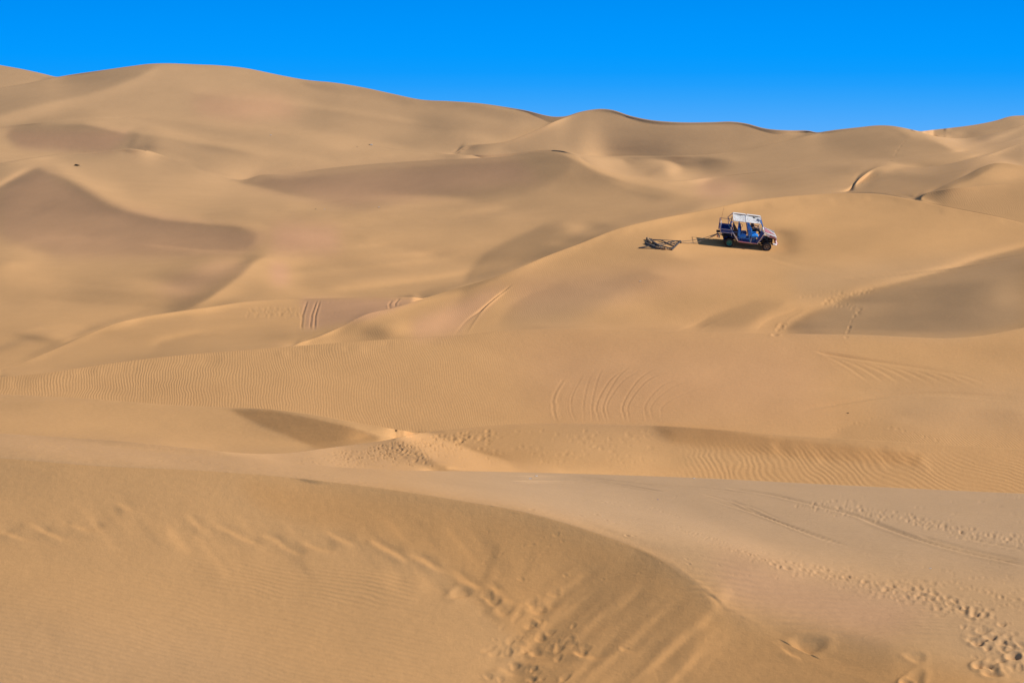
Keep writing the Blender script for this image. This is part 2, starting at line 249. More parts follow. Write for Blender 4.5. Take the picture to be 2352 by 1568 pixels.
for ln in (P3((860,760),(930,822)), P3((985,800),(1050,830),(1110,860),(1180,890)), P3((1210,850),(1270,872),(1310,908),(1380,940)), P3((1400,885),(1440,905),(1500,922)), P3((1500,830),(1560,868),(1620,892)),
           P3((1700,870),(1760,905),(1820,935),(1860,970)), P3((1880,940),(1940,955),(2010,1005)), P3((2080,1020),(2130,1070),(2200,1090)), P3((2250,1075),(2300,1112)), P3((150,800),(210,836),(290,868)), P3((540,700),(600,732)), P3((0,830),(60,850),(110,870)), P3((330,800),(400,826)),
           P5((0,510),(70,552),(160,600),(240,655)), P5((270,605),(350,640),(420,690),(500,716)), P5((620,730),(700,800),(780,852)), P5((870,840),(925,886)), P5((960,930),(1050,962),(1170,990),(1340,990)), P5((1120,1300),(1220,1362)), P5((940,1450),(1040,1512)), P5((1490,1330),(1560,1362),(1660,1370)), P5((1860,1300),(1930,1326)), P5((1230,1090),(1290,1110)), P6((450,1260),(520,1310),(600,1335))):
    edge(ln, .26, 1.0, 2.6, 8)
    edge([(x - 6, y + 9) for x, y in ln], -.045, 2, 12, 8); edge([(x + 5, y - 7) for x, y in ln], -.06, 9, 2, 8)
for c_, rx_, ry_, a_ in ((P3((895,832)),7,9,-.16),(P3((1042,842)),4,7,-.12),(P3((1185,880)),9,10,-.12),(P3((1385,932)),10,12,-.12),(P3((1365,885)),10,8,-.12),(P3((1530,895)),9,12,-.13),(P3((1690,885)),8,9,-.12),(P3((1845,905)),9,14,-.12),
        (P3((32,842)),16,5,-.15),(P3((98,806)),13,5,-.15),(P3((218,832)),14,5,-.20),(P3((320,792)),6,8,-.13),(P3((468,803)),7,13,-.17),(P3((548,740)),8,12,-.14),(P5((540,880)),6,18,-.14),(P5((825,930)),10,20,-.13),(P5((848,1030)),8,10,-.16),(P5((940,975)),18,17,-.15),
        (P5((1170,1130)),14,17,-.13),(P5((1285,1225)),8,14,-.22),(P5((1210,1290)),7,12,-.15),(P5((1085,1440)),8,12,-.22),(P5((1185,1470)),7,9,-.2),(P5((1195,1540)),10,8,-.2),(P5((860,1500)),14,7,-.16),(P5((1350,1340)),26,12,-.12),(P5((1450,1390)),20,10,-.14),(P5((1010,1360)),5,14,-.14)):
    blob(c_, rx_, ry_, a_, 35)
for c_, rx_, ry_ in ((P5((650,920)),20,15),(P5((1060,1010)),16,14),(P5((1220,1150)),13,10),(P5((380,820)),26,22),(P5((120,800)),24,22),(P5((1180,1400)),16,9),(P5((1300,1420)),22,14)): blob(c_, rx_, ry_, .07, 20)

def seg_field(U, V, pts):
    """signed distance (+ above in elevation) and arclength along a polyline"""
    best = np.full(U.shape, 1e9); sgn = np.ones(U.shape); arc = np.zeros(U.shape); tot = 0
    for (x0, y0), (x1, y1) in zip(pts[:-1], pts[1:]):
        dx, dy = x1 - x0, y1 - y0; L2 = dx * dx + dy * dy
        if L2 == 0: continue
        t = ((U - x0) * dx + (V - y0) * dy) / L2; tc = np.clip(t, 0, 1)
        d = np.hypot(U - x0 - tc * dx, V - y0 - tc * dy)
        cr = (U - x0) * dy - (V - y0) * dx
        if dx < 0: cr = -cr
        w = d < best
        best = np.where(w, d, best); sgn = np.where(w, np.where(cr > 0, 1, -1), sgn)
        L = math.sqrt(L2); arc = np.where(w, tot + t * L, arc); tot += L
    return best * sgn, arc, tot

def blur1(A, s, ax):
    r = int(max(1, math.ceil(2.5 * s))); k = np.exp(-.5 * (np.arange(-r, r + 1) / s) ** 2); k /= k.sum()
    B = np.zeros_like(A); pad = [(0, 0), (0, 0)]; pad[ax] = (r, r); Ap = np.pad(A, pad, mode='edge'); n = A.shape[ax]
    for i, kk in enumerate(k):
        B += kk * (Ap[i:i + n] if ax == 0 else Ap[:, i:i + n])
    return B

def blur(A, su, sv):
    if sv > .3: A = blur1(A, sv, 0)
    if su > .3: A = blur1(A, su, 1)
    return A

def inside(U, V, pts):
    c = np.zeros(U.shape, bool); n = len(pts)
    for i in range(n):
        x0, y0 = pts[i]; x1, y1 = pts[(i + 1) % n]
        if y0 == y1: continue
        c ^= ((y0 > V) != (y1 > V)) & (U < (x1 - x0) * (V - y0) / (y1 - y0) + x0)
    return c

def relief_target(us, vs):
    T = np.zeros((len(vs), len(us))); du, dv = us[1] - us[0], vs[1] - vs[0]
    for n in NOTES:
        if n[0] == 'b':
            _, c, rx, ry, amp, rot = n; amp = amp * (1.35 if amp > 0 else 1); R = 2.6 * max(rx, ry); bb = (c[0] - R, c[0] + R, c[1] - R, c[1] + R)
        else:
            xs = [p[0] for p in n[1]]; ys = [p[1] for p in n[1]]
            R = (4.2 * n[3] if n[0] == 'p' else 2.4 * max(n[3], n[4])) + 2 * max(du, dv)
            bb = (min(xs) - R, max(xs) + R, min(ys) - R, max(ys) + R)
        i0, i1 = np.searchsorted(us, bb[0]), np.searchsorted(us, bb[1]); j0, j1 = np.searchsorted(vs, bb[2]), np.searchsorted(vs, bb[3])
        if i1 - i0 < 2 or j1 - j0 < 2: continue
        U, V = np.meshgrid(us[i0:i1], vs[j0:j1])
        if n[0] == 'b':
            co, si = math.cos(math.radians(rot)), math.sin(math.radians(rot)); x, y = U - c[0], -(V - c[1])
            T[j0:j1, i0:i1] += amp * np.exp(-.5 * (((x * co + y * si) / rx * 1.25) ** 2 + ((-x * si + y * co) / ry * 1.25) ** 2) * 1.6)
        elif n[0] == 'p':
            mk = inside(U, V, n[1]); top = np.where(mk.any(0), vs[j0:j1][mk.argmax(0)], 0); bot = np.where(mk.any(0), vs[j0:j1][len(mk) - 1 - mk[::-1].argmax(0)], 1)
            top = blur1(np.where(mk.any(0), top, np.interp(us[i0:i1], us[i0:i1][mk.any(0)], top[mk.any(0)]) if mk.any() else 0)[:, None], 30 / du, 0)[:, 0]
            hh = np.maximum((bot - top).max(), 1)
            gr = np.clip(1.12 - .62 * np.clip((V - top[None]) / hh, 0, 1), 0, 1.2) if hh > 26 else 1.
            mf = mk.astype(float); wt_ = np.exp(-np.clip(V - top[None], 0, None) / (.22 * hh)) if hh > 20 else 1.
            T[j0:j1, i0:i1] += n[2] * gr * (blur(mf, n[3] * .35 / du, n[3] * .35 / dv) * wt_ + blur(mf, n[3] * 1.5 / du, n[3] * 1.5 / dv) * (1 - wt_))
        else:
            _, p, amp, up, dn, tp = n; amp = amp * (1.3 if amp > 0 else 1)
            d, arc, tot = seg_field(U, V, p); tp = min(tp, tot * .45)
            w = np.where(d > 0, np.exp(-(d / up) ** 2), np.exp(-(d / dn) ** 2))
            T[j0:j1, i0:i1] += amp * w * np.clip((arc + tp * .2) / tp, 0, 1) * np.clip((tot - arc + tp * .2) / tp, 0, 1)
    return T

# ---------------------------------------------------------------- solve for the dune surface
def noise2(shape, su, sv, seed):
    r = np.random.default_rng(seed); a = blur(r.standard_normal(shape), su, sv); return a / a.std()

CAR_UV, CAR_Y = (1716., 562.), 160.0
CAR_P, CAR_Q = -.12, .28          # slope of the sand under the car: along x, along y
def solve_level(du, dv, rho_init=None):
    us = np.arange(-500, 2850 + du, du, dtype=float); vs = np.arange(136, 1760 + dv, dv, dtype=float)
    V, YN, YF, G, CS = crest_tables(us); nk = len(V); nu, nv = len(us), len(vs)
    U2, V2 = np.meshgrid(us, vs)
    lab = np.zeros((nv, nu), int)
    for k in range(nk): lab += (V2 < V[k][None, :])
    valid = lab < nk
    A, M = AM(U2, V2)
    rho0 = np.zeros((nv, nu))
    yb = np.interp(us, [-500, 0, 1500, 2352, 2850], [34.6, 34.6, 34.2, 32.6, 32.4])
    for b in range(nk):
        lo_v, lo_y = (np.full(nu, 1760.), yb) if b == 0 else (V[b-1], YF[b-1])
        t = np.clip((lo_v[None] - V2) / np.maximum(lo_v - V[b], 1e-3)[None], 0, 1)
        r = np.log(lo_y)[None] * (1 - t) + np.log(YN[b])[None] * t
        rho0 = np.where(lab == b, r, rho0)
    rs0 = rho0.copy()
    for b in range(nk):
        w_ = (lab == b).astype(float)
        if w_.sum() > 20: rs0 = np.where(lab == b, blur(rho0 * w_, 34 / du, 0) / np.maximum(blur(w_, 34 / du, 0), 1e-6), rs0)
    rho0 = np.where(valid, rs0, np.log(400.))
    # link strengths between neighbouring nodes
    def link(l1, l2, cols):
        w = np.ones(l1.shape); wc = np.ones(l1.shape)
        lo, hi = np.minimum(l1, l2), np.maximum(l1, l2)
        for k in range(nk):
            cross = (lo <= k) & (hi > k)
            w *= np.where(cross, 1 - G[k][cols][None, :], 1); wc *= np.where(cross, 1 - CS[k][cols][None, :], 1)
        w = np.where(hi >= nk, 0, w)
        return w, w * wc
    ii = np.arange(nu)
    wh, wh2 = link(lab[:, :-1], lab[:, 1:], ii[:-1]); wv, wv2 = link(lab[:-1], lab[1:], ii)
    cell = np.minimum(np.minimum(wh[:-1], wh[1:]), np.minimum(wv[:, :-1], wv[:, 1:]))
    da, dm = du / FP, dv / FP
    T = 1.8 * relief_target(us + du / 2, vs + dv / 2)[:-1, :-1]; T = .545 + .27 * np.tanh(T / .27)
    far_ = np.clip((790 - V2[:-1, :-1]) / 60, 0, 1)
    T += (.010 + .016 * far_) * noise2(T.shape, 75 / du, 15 / dv, 5) + .008 * noise2(T.shape, 26 / du, 8 / dv, 6)
    T = np.clip(T, .14, .9)
    Ac, Mc = A[:-1, :-1] + da / 2, M[:-1, :-1] + dm / 2
    Sx, Sy, Sz = SUN
    # firm ground under the car
    n = np.array([-CAR_P, -CAR_Q, 1.]); a0, m0 = AM(*CAR_UV)
    c0 = n @ (CAR_Y * np.array([a0, 1, -m0]))
    dn = n[0] * A + n[1] - n[2] * M
    rho_car = np.log(np.clip(c0 / np.where(abs(dn) < 1e-3, 1e-3, dn), 100, 260))
    wcar = np.exp(-(((U2 - 1680) / 165) ** 4 + ((V2 - 556) / 38) ** 4)) * (lab == 6 - 1)
    rho0 = rho0 * (1 - wcar) + rho_car * wcar
    near_crest = np.zeros((nv, nu))
    for k in range(nk): near_crest = np.maximum(near_crest, G[k][None] * np.exp(-((V2 - V[k][None]) / 22) ** 2))
    beta = BETA + NC * near_crest + 80 * wcar
    g_ = (rho0[1:] - rho0[:-1]) / dm; okp = ((lab[1:] == lab[:-1]) & (lab[1:] < nk) & (g_ < -.3)).astype(float)
    qn = (-.5 * (M[1:] + M[:-1]) - 1 / np.where(okp > 0, g_, -1.)) * okp
    qn = np.clip(qn, -.05, .55) * okp
    num, den = np.zeros(cell.shape), np.full(cell.shape, 1e-6)
    for b in range(nk):                       # smooth inside each face only
        w_ = okp * (lab[1:] == b)
        if w_.sum() < 10: continue
        nb_, db_ = blur(qn * w_, 48 / du, 12 / dv), blur(w_, 48 / du, 12 / dv)
        cb_ = (lab[1:] == b)[:, :-1] & (db_[:, :-1] > 1e-4)
        num = np.where(cb_, nb_[:, :-1], num); den = np.where(cb_, db_[:, :-1], den)
    q0 = np.where(den > 1e-5, num / den, .25)
    q0 = np.clip(q0, -.05, .55)
    wr = np.clip((U2[:-1, :-1] - 1560) / 160, 0, 1) * np.clip((V2[:-1, :-1] - 1200) / 80, 0, 1)
    q0 = q0 * (1 - wr) + wr * blur(q0, 50 / du, 50 / dv)
    gm0 = -1 / (q0 + Mc)
    eta = ETA / gm0 ** 2
    rho = rho0.copy() if rho_init is None else np.where(valid, rho_init, rho0)
    wcs = cell * (1 - .97 * wcar[:-1, :-1])
    def grad(r):
        gx = (r[:-1, 1:] - r[:-1, :-1] + r[1:, 1:] - r[1:, :-1]) / (2 * da)
        gm = (r[1:, :-1] - r[:-1, :-1] + r[1:, 1:] - r[:-1, 1:]) / (2 * dm)
        return gx, gm
    sw2h = np.minimum(wh2[:, :-1], wh2[:, 1:]); sw2v = np.minimum(wv2[:-1], wv2[1:])
    kf = (du / 4.) ** .5
    ch = np.zeros(cell.shape); ch[(lab[1:, 1:] != lab[:-1, :-1]) | (lab[1:, :-1] != lab[:-1, 1:])] = 1
    seam = blur(ch, 1.6, 1.6) > .01
    T_aim = T.copy(); nsteep = 0.; ngraz = 0.
    # across a crest the farther face must stay farther
    up_, dn_ = lab[:-1], lab[1:]
    gmax = np.zeros(up_.shape)
    for k in range(nk): gmax = np.maximum(gmax, np.where((dn_ <= k) & (up_ > k), G[k][None], 0))
    cross = (gmax > .05) & (up_ < nk); req = .015 * gmax; gap0 = rho0[:-1] - rho0[1:]
    for it in range(OUTER):
        if it or rho_init is not None:
            gx, gm = grad(rho)
            if it and it >= OUTER - 2:            # push the residual back in, a little
                ny_ = -(1 + Ac * gx + Mc * gm); sh = (Sx * gx + Sy * ny_ - Sz * gm) / np.sqrt(gx ** 2 + ny_ ** 2 + gm ** 2)
                T = T + .6 * np.clip(T_aim - sh, -.07, .07) * (cell > .5) * (gm < -1.4) * ~seam
            eta = ETA / (abs(gm0) * np.clip(-gm, 1.5, 30)) * np.where(gm > -1.7, 2.5, 1)
            gm = np.clip(gm, -20, -1.5); gx = np.clip(gx, .6 * gm, -.6 * gm); mu = MU * (cell > .5)
            if it == 0:                           # coarse solution is blurred across crests: start afresh there
                gx, gm, mu = np.where(seam, 0, gx), np.where(seam, gm0, gm), np.where(seam, 0, mu)
                eta = np.where(seam, ETA / gm0 ** 2, eta)
        else:
            gx, gm = 0 * gm0, gm0; mu = 0 * gm0
        bad = cross & (rho[:-1] - rho[1:] < req)
        wp2 = np.where(cross, WG ** 2, 0) + np.where(bad, PW ** 2, 0)
        steep = (~cross) & (up_ < nk) & (rho[:-1] - rho[1:] < dm * 1.45) & (it > 0)
        nsteep = np.maximum(nsteep, steep * 1.)
        ws = (9. * du / 4) ** 2 * nsteep
        graz = (~cross) & (up_ < nk) & (rho[:-1] - rho[1:] > dm * GZ) & (it > 0)
        ngraz = np.maximum(ngraz, graz * 1.)
        wg_ = (2. * du / 4) ** 2 * ngraz
        wp2 = wp2 + ws + wg_
        tgt = wg_ * dm * GZ * .75 + ws * dm * 1.7 + np.where(cross, WG ** 2 * gap0, 0) + np.where(bad, PW ** 2 * req * 1.2, 0)
        N = np.sqrt(gx ** 2 + (1 + Ac * gx + Mc * gm) ** 2 + gm ** 2)
        N = np.clip(N, 1.0, 20)
        ny_ = -(1 + Ac * gx + Mc * gm)
        sh = (Sx * gx + Sy * ny_ - Sz * gm) / N
        ca = (Sx - Ac * Sy - sh * (gx - Ac * ny_) / N) / N
        cb = (-Mc * Sy - Sz - sh * (-Mc * ny_ + gm) / N) / N
        cc = T - sh + ca * gx + cb * gm
        mu = mu / N; mgx, mgm = mu ** 2 * gx, mu ** 2 * gm
        N = np.clip(N, 1.2, 8)
        Np = np.pad(N, ((0, 1), (0, 1)), mode='edge')
        ah = SM * kf * sw2h / Np[:, 1:-1] / da; av = SM * .5 * kf * sw2v / Np[1:-1, :] / dm
        def ATA(r):
            gx, gm = grad(r); e = wcs * wcs * (ca * gx + cb * gm)
            o = beta ** 2 * r
            ex, em = (e * ca + mu ** 2 * gx) / (2 * da), (e * cb + (eta ** 2 * cell + mu ** 2) * gm) / (2 * dm)
            o[:-1, :-1] += -ex - em; o[:-1, 1:] += ex - em; o[1:, :-1] += -ex + em; o[1:, 1:] += ex + em
            s = ah * ah * (r[:, 2:] - 2 * r[:, 1:-1] + r[:, :-2]); o[:, 2:] += s; o[:, 1:-1] -= 2 * s; o[:, :-2] += s
            s = av * av * (r[2:] - 2 * r[1:-1] + r[:-2]); o[2:] += s; o[1:-1] -= 2 * s; o[:-2] += s
            s = wp2 * (r[:-1] - r[1:]); o[:-1] += s; o[1:] -= s
            return o
        b = beta ** 2 * rho0; b[:-1] += tgt; b[1:] -= tgt
        e = wcs * wcs * cc; ex, em = (e * ca + mgx) / (2 * da), (e * cb + eta ** 2 * cell * gm0 + mgm) / (2 * dm)
        b[:-1, :-1] += -ex - em; b[:-1, 1:] += ex - em; b[1:, :-1] += -ex + em; b[1:, 1:] += ex + em
        D = beta ** 2 * np.ones_like(rho)
        q = (wcs ** 2 * ca ** 2 + mu ** 2) / (2 * da) ** 2 + (wcs ** 2 * cb ** 2 + eta ** 2 * cell + mu ** 2) / (2 * dm) ** 2
        for sj in (slice(None, -1), slice(1, None)):
            for si in (slice(None, -1), slice(1, None)): D[sj, si] += q
        D[:-1] += wp2; D[1:] += wp2
        D[:, 1:-1] += 4 * ah ** 2; D[:, 2:] += ah ** 2; D[:, :-2] += ah ** 2
        D[1:-1] += 4 * av ** 2; D[2:] += av ** 2; D[:-2] += av ** 2
        r = b - ATA(rho); z = r / D; p = z.copy(); rz = (r * z).sum()
        rz0 = rz
        for c in range(CG_IT):
            Ap = ATA(p); al = rz / (p * Ap).sum(); rho = rho + al * p; r -= al * Ap
            z = r / D; rz2 = (r * z).sum(); p = z + (rz2 / rz) * p; rz = rz2
        print('  level', du, 'residual', rz / rz0)
    return us, vs, rho, lab, V, G, T_aim

def upsample(us0, vs0, r, us, vs):
    fi = np.clip((us - us0[0]) / (us0[1] - us0[0]), 0, len(us0) - 1.001); fj = np.clip((vs - vs0[0]) / (vs0[1] - vs0[0]), 0, len(vs0) - 1.001)
    i, j = fi.astype(int), fj.astype(int); ti, tj = (fi - i)[None], (fj - j)[:, None]
    return (r[j][:, i] * (1-ti) + r[j][:, i+1] * ti) * (1-tj) + (r[j+1][:, i] * (1-ti) + r[j+1][:, i+1] * ti) * tj

CG_IT, BETA, ETA = 300, .3, .2
OUTER = 5; NC = .4; SM = .35; WG = 0.; MU = .25; PW = 8.; GZ = 16.
t0 = time.time()
us, vs, rho, *_ = solve_level(16, 12)
for du, dv, it in ((8, 6, 150), (4, 3, 80)):
    OUTER = 5 if du == 8 else 3
    CG_IT = it
    us2 = np.arange(-500, 2850 + du, du, dtype=float); vs2 = np.arange(136, 1760 + dv, dv, dtype=float)
    us, vs, rho, lab, CV, CG_, TT = solve_level(du, dv, upsample(us, vs, rho, us2, vs2))
print('solve', time.time() - t0)
# ---------------------------------------------------------------- custom-property helpers
def tag(o, label=None, cat=None, group=None, kind=None):
    if label: o['label'] = label
    if cat: o['category'] = cat
    if group: o['group'] = group
    if kind: o['kind'] = kind
    return o

# ---------------------------------------------------------------- dune mesh
def catmull(u, us, F):
    f = np.clip((u - us[0]) / (us[1] - us[0]), 0, len(us) - 1.0001); i = f.astype(int); t = f - i
    i0, i1, i2, i3 = np.maximum(i - 1, 0), i, np.minimum(i + 1, len(us) - 1), np.minimum(i + 2, len(us) - 1)
    sh = (-1,) + (1,) * (F.ndim - 1); t = t.reshape(sh)
    a, b, c, d = F[i0], F[i1], F[i2], F[i3]
    return .5 * (2 * b + (c - a) * t + (2 * a - 5 * b + 4 * c - d) * t ** 2 + (3 * b - a - 3 * c + d) * t ** 3)

um = np.concatenate([np.arange(-3500, -500, 60.), np.arange(-500, -40, 10.), np.arange(-40, 2392, 2.6), np.arange(2392, 2851, 10.), np.arange(2900, 5900, 60.)])
Vs, _, _, Gs, _ = crest_tables(us)
Vm, _, _, Gm, _ = crest_tables(um)
nk = len(Vs)
bands = []
lo_all = np.vstack([np.full((1, len(us)), 1759.), Vs[:-1]])
hgt_all = lo_all - Vs
def ends(b, i):
    """fitted line through the top and bottom samples of a band in one column"""
    jj = np.nonzero(lab[:, i] == b)[0]
    if b and Gs[b-1][i] < .02 and jj[-1] + 1 < len(vs) and lab[jj[-1] + 1, i] == b - 1: jj = np.append(jj, jj[-1] + 1)
    if b < nk - 1 and Gs[b][i] < .02 and jj[0] > 0 and lab[jj[0] - 1, i] == b + 1: jj = np.insert(jj, 0, jj[0] - 1)
    return vs[jj], rho[jj, i]
def evalband(b, i, vq):
    x, y = ends(b, i)
    r = np.interp(vq, x, y); k = min(3, len(x) - 1)
    s0 = np.clip((y[k] - y[0]) / (x[k] - x[0]), -.008, -.0002); s1 = np.clip((y[-1] - y[-1-k]) / (x[-1] - x[-1-k]), -.008, -.0002)
    r = np.where(vq < x[0], y[0] + s0 * (vq - x[0]), r)
    return np.where(vq > x[-1], y[-1] + s1 * (vq - x[-1]), r)
cnt = np.array([[(lab[:, i] == b).sum() for i in range(len(us))] for b in range(nk)])
thick = (cnt >= 3) & (hgt_all > 7)
own = np.zeros((nk, len(us)), int)
for i in range(len(us)):
    for b in range(nk):
        if thick[b, i]: own[b, i] = b; continue
        up = b and Gs[b-1][i] > .5
        if up or b == 0:
            t = b + 1
            while t < nk and not thick[t, i]: t += 1
            own[b, i] = t if t < nk else own[b-1, i]
        else: own[b, i] = own[b-1, i]
for b in range(nk):
    lo_s = lo_all[b]
    lo_m = np.full(len(um), 1759.) if b == 0 else Vm[b-1]
    n = int(max(2, math.ceil((lo_m - Vm[b]).max() / 2.9)))
    t = np.linspace(0, 1, n + 1)
    R = np.zeros((len(us), n + 1))
    for i in range(len(us)):
        vq = lo_s[i] + (Vs[b][i] - lo_s[i]) * t
        R[i] = evalband(own[b, i], i, vq)
        if own[b, i] != b:                   # a face that tapers out keeps its own surface a little further
            near_ = [o for o in range(1, 14) for k in (i - o, i + o) if 0 <= k < len(us) and thick[b, k]][:1]
            if near_:
                o = near_[0]; k = i - o if i - o >= 0 and thick[b, i - o] else i + o
                w_ = 1 - o / 14; w_ = w_ * w_ * (3 - 2 * w_) * min(1, Gs[b][i] ** 3); R[i] = R[i] * (1 - w_) + w_ * evalband(b, k, vq)
    VR = lo_s[:, None] + (Vs[b] - lo_s)[:, None] * t[None]
    Rb, VB = blur1(R, 1.3, 0), blur1(VR, 1.3, 0)
    brk = np.zeros(len(us)); brk[1:] += own[b][1:] != own[b][:-1]; brk = blur1(brk[:, None], 2, 0)[:, 0] > .02
    R = Rb
    VR = VB
    R0 = R.copy(); R = Rb
    jump = np.zeros(len(us)); jump[1:] = (np.abs(np.diff(R0, axis=0)).max(1) > .012)
    keep = np.clip(blur1(jump[:, None], 4, 0) * 40, 0, 1)      # never smooth across a step between two faces
    brk[:] = 0; nxt = np.full(len(us), 99.)
    for i in range(len(us)):
        if not thick[b, i]:
            t_ = next((c for c in range(b + 1, nk) if thick[c, i]), None)
            if t_ is not None: nxt[i] = evalband(t_, i, lo_all[t_][i:i+1])[0]
    R = np.minimum(R, nxt[:, None])
    ed = np.exp(-((VR - VR[:, -1:]) / 6) ** 2) + np.exp(-((VR - VR[:, :1]) / 6) ** 2) * (b > 0); ed = np.clip(ed, 0, 1); R = R * (1 - ed) + blur1(R, 5, 0) * ed; R = R * (1 - keep) + np.minimum(R0, nxt[:, None]) * keep; brk = keep[:, 0] > .02
    Rm = catmull(um, us, R); ib = np.clip(((um - us[0]) / (us[1] - us[0])).astype(int), 0, len(us) - 2); tb = ((um - us[ib]) / (us[1] - us[0]))[:, None]
    nb = np.maximum.reduce([brk[np.clip(ib + o, 0, len(us) - 1)] for o in (-1, 0, 1, 2)])[:, None]
    Rm = np.where(nb, R[ib] * (1 - tb) + R[ib + 1] * tb, Rm)
    vm = catmull(um, us, VR)
    bands.append([vm, Rm])
for b in range(nk - 1):                 # where no crest hides anything, both sides meet
    rn, rf = bands[b][1][:, -1].copy(), bands[b+1][1][:, 0].copy(); g = np.clip(Gm[b] * 1.5, 0, 1)
    hn, hf = np.minimum(np.abs(bands[b][0][:, 0] - bands[b][0][:, -1]), 30) ** 2, np.minimum(np.abs(bands[b+1][0][:, 0] - bands[b+1][0][:, -1]), 30) ** 2
    mid = (hn * rn + hf * rf) / (hn + hf); tn = mid * (1 - g) + rn * g; tf = mid * (1 - g) + rf * g
    dn = np.abs(bands[b][0] - bands[b][0][:, -1:]); df = np.abs(bands[b+1][0] - bands[b+1][0][:, :1])
    bands[b][1] += (tn - rn)[:, None] * np.exp(-dn / 7); bands[b+1][1] += (tf - rf)[:, None] * np.exp(-df / 7)
for b in range(nk - 1):                 # what lies behind a crest lies farther off
    need = np.maximum(0, bands[b][1][:, -1] + .012 * Gm[b] - bands[b+1][1][:, 0])
    need = np.where(need > .4, .4, need)
    tk = np.interp(um, us, (thick[b] & thick[b+1]).astype(float)) > .99; need = need * tk
    k = 5; need = np.max([np.roll(need, o) for o in range(-k, k + 1)], 0); need = blur1(need[:, None], 7, 0)[:, :1]
    if need.max() > 1e-3: print('seam', NAMES[b], round(float(need.max()), 3), um[int(need.argmax())])
    bands[b+1][1] = bands[b+1][1] + .35 * need * np.exp(-np.abs(bands[b+1][0] - bands[b+1][0][:, :1]) / 45)
    bands[b][1] = bands[b][1] - .65 * need * np.exp(-np.abs(bands[b][0] - bands[b][0][:, -1:]) / 30)
lim = np.full(len(um), 99.)
for b in range(nk - 1, -1, -1):         # no near face may reach past the foot of the one behind it
    vm, Rm = bands[b]
    for k in range(Rm.shape[1] - 1, -1, -1):
        Rm[:, k] = np.minimum(Rm[:, k], lim); lim = Rm[:, k] - (0 if k == 0 else np.abs(vm[:, k] - vm[:, k-1]) / FP * .7)
    lim = lim - (.004 * Gm[b-1] if b else 0)
rows_v, rows_r, rows_hid, seam = [], [], [], []
for b in range(nk):
    vm, Rm = bands[b]
    for k in range(Rm.shape[1]):
        if b and k == 0:
            rn, rf, vv = rows_r[-1], np.maximum(Rm[:, 0], rows_r[-1] + 1e-5), vm[:, 0]
            gap = np.exp(rf) - np.exp(rn)
            for s_ in (.012, .12, .35, .62, .86, .988):
                yy = np.exp(rn) + gap * s_
                if s_ == .012 and (rf - Rm[:, 0]).max() > .01: q_ = np.nonzero(rf - Rm[:, 0] > .01)[0]; print('foot', NAMES[b], um[q_[0]], um[q_[-1]], len(q_), (rf - Rm[:, 0]).max().round(3))
                rows_v.append(vv); rows_r.append(np.log(yy)); rows_hid.append(np.minimum(.16 * gap, 1.2 + .05 * gap) * math.sin(math.pi * s_) ** 2)
            rows_v.append(vv); rows_r.append(rf); rows_hid.append(0 * vv)
            gg = np.clip(Gm[b-1] * 2.5, 0, 1); v0, r0 = rows_v[-8], rows_r[-8]; v1, r1 = vm[:, 1], np.maximum(Rm[:, 1], rf)
            for q in range(7):              # no hidden hollow where the crest has faded out: spread the rows evenly
                t_ = (q + 1) / 8; rows_v[-7 + q] = rows_v[-7 + q] * gg + (v0 + (v1 - v0) * t_) * (1 - gg); rows_r[-7 + q] = rows_r[-7 + q] * gg + (r0 + (r1 - r0) * t_) * (1 - gg)
                rows_hid[-7 + q] = rows_hid[-7 + q] * gg
            continue
        r = Rm[:, k]
        if rows_r:
            r2 = np.maximum(r, rows_r[-1] + (rows_v[-1] - vm[:, k]) / FP * .7)
            if (r2 - r).max() > .01 and k in (1, 4, 20): q_ = np.nonzero(r2 - r > .01)[0]; print('push', NAMES[b], k, um[q_[0]].round(), um[q_[-1]].round(), len(q_), (r2 - r).max().round(3))
            r = r2
        rows_v.append(vm[:, k]); rows_r.append(r); rows_hid.append(0 * r)
VV, RR, HH = np.array(rows_v), np.array(rows_r), np.array(rows_hid)
AX, MX = AM(um[None], VV)
n_ = np.array([-CAR_P, -CAR_Q, 1.]); a0, m0 = AM(*CAR_UV); c0 = n_ @ (CAR_Y * np.array([a0, 1, -m0]))
wc = np.exp(-(((um[None] - 1690) / 110) ** 4 + ((VV - 560) / 27) ** 4)) * (HH < .02)
wc *= (np.abs(RR - math.log(CAR_Y)) < .12)
RR = RR * (1 - wc) + wc * np.log(np.clip(c0 / (n_[0] * AX + n_[1] - n_[2] * MX), 100, 260))
Y = np.exp(RR); AX, MX = AM(um[None], VV); X = AX * Y; Z = -MX * Y - HH
print('grid', Y.shape)

bandid = np.zeros(VV.shape, int); r_ = 0
for b in range(nk):
    n = bands[b][0].shape[1] + (6 if b else 0); bandid[r_:r_ + n] = b; r_ += n
# masks sampled on the mesh grid
def gmask(p, blur_px):
    """soft membership of the patch outlined by p"""
    x = np.array([q[0] for q in p]); y = np.array([q[1] for q in p])
    gu = np.arange(x.min() - 3 * blur_px - 9, x.max() + 3 * blur_px + 9, 3.); gv = np.arange(y.min() - 3 * blur_px - 9, y.max() + 3 * blur_px + 9, 3.)
    Ug, Vg = np.meshgrid(gu, gv); m = blur(inside(Ug, Vg, p).astype(float), blur_px / 3, blur_px / 3)
    fi = (um - gu[0]) / 3; out = np.zeros(VV.shape)
    U2 = np.broadcast_to(fi[None], VV.shape); V2 = (VV - gv[0]) / 3
    ok = (U2 > 0) & (U2 < len(gu) - 1.01) & (V2 > 0) & (V2 < len(gv) - 1.01)
    i, j = U2[ok].astype(int), V2[ok].astype(int); ti, tj = U2[ok] - i, V2[ok] - j
    out[ok] = (m[j, i] * (1-ti) + m[j, i+1] * ti) * (1-tj) + (m[j+1, i] * (1-ti) + m[j+1, i+1] * ti) * tj
    return out

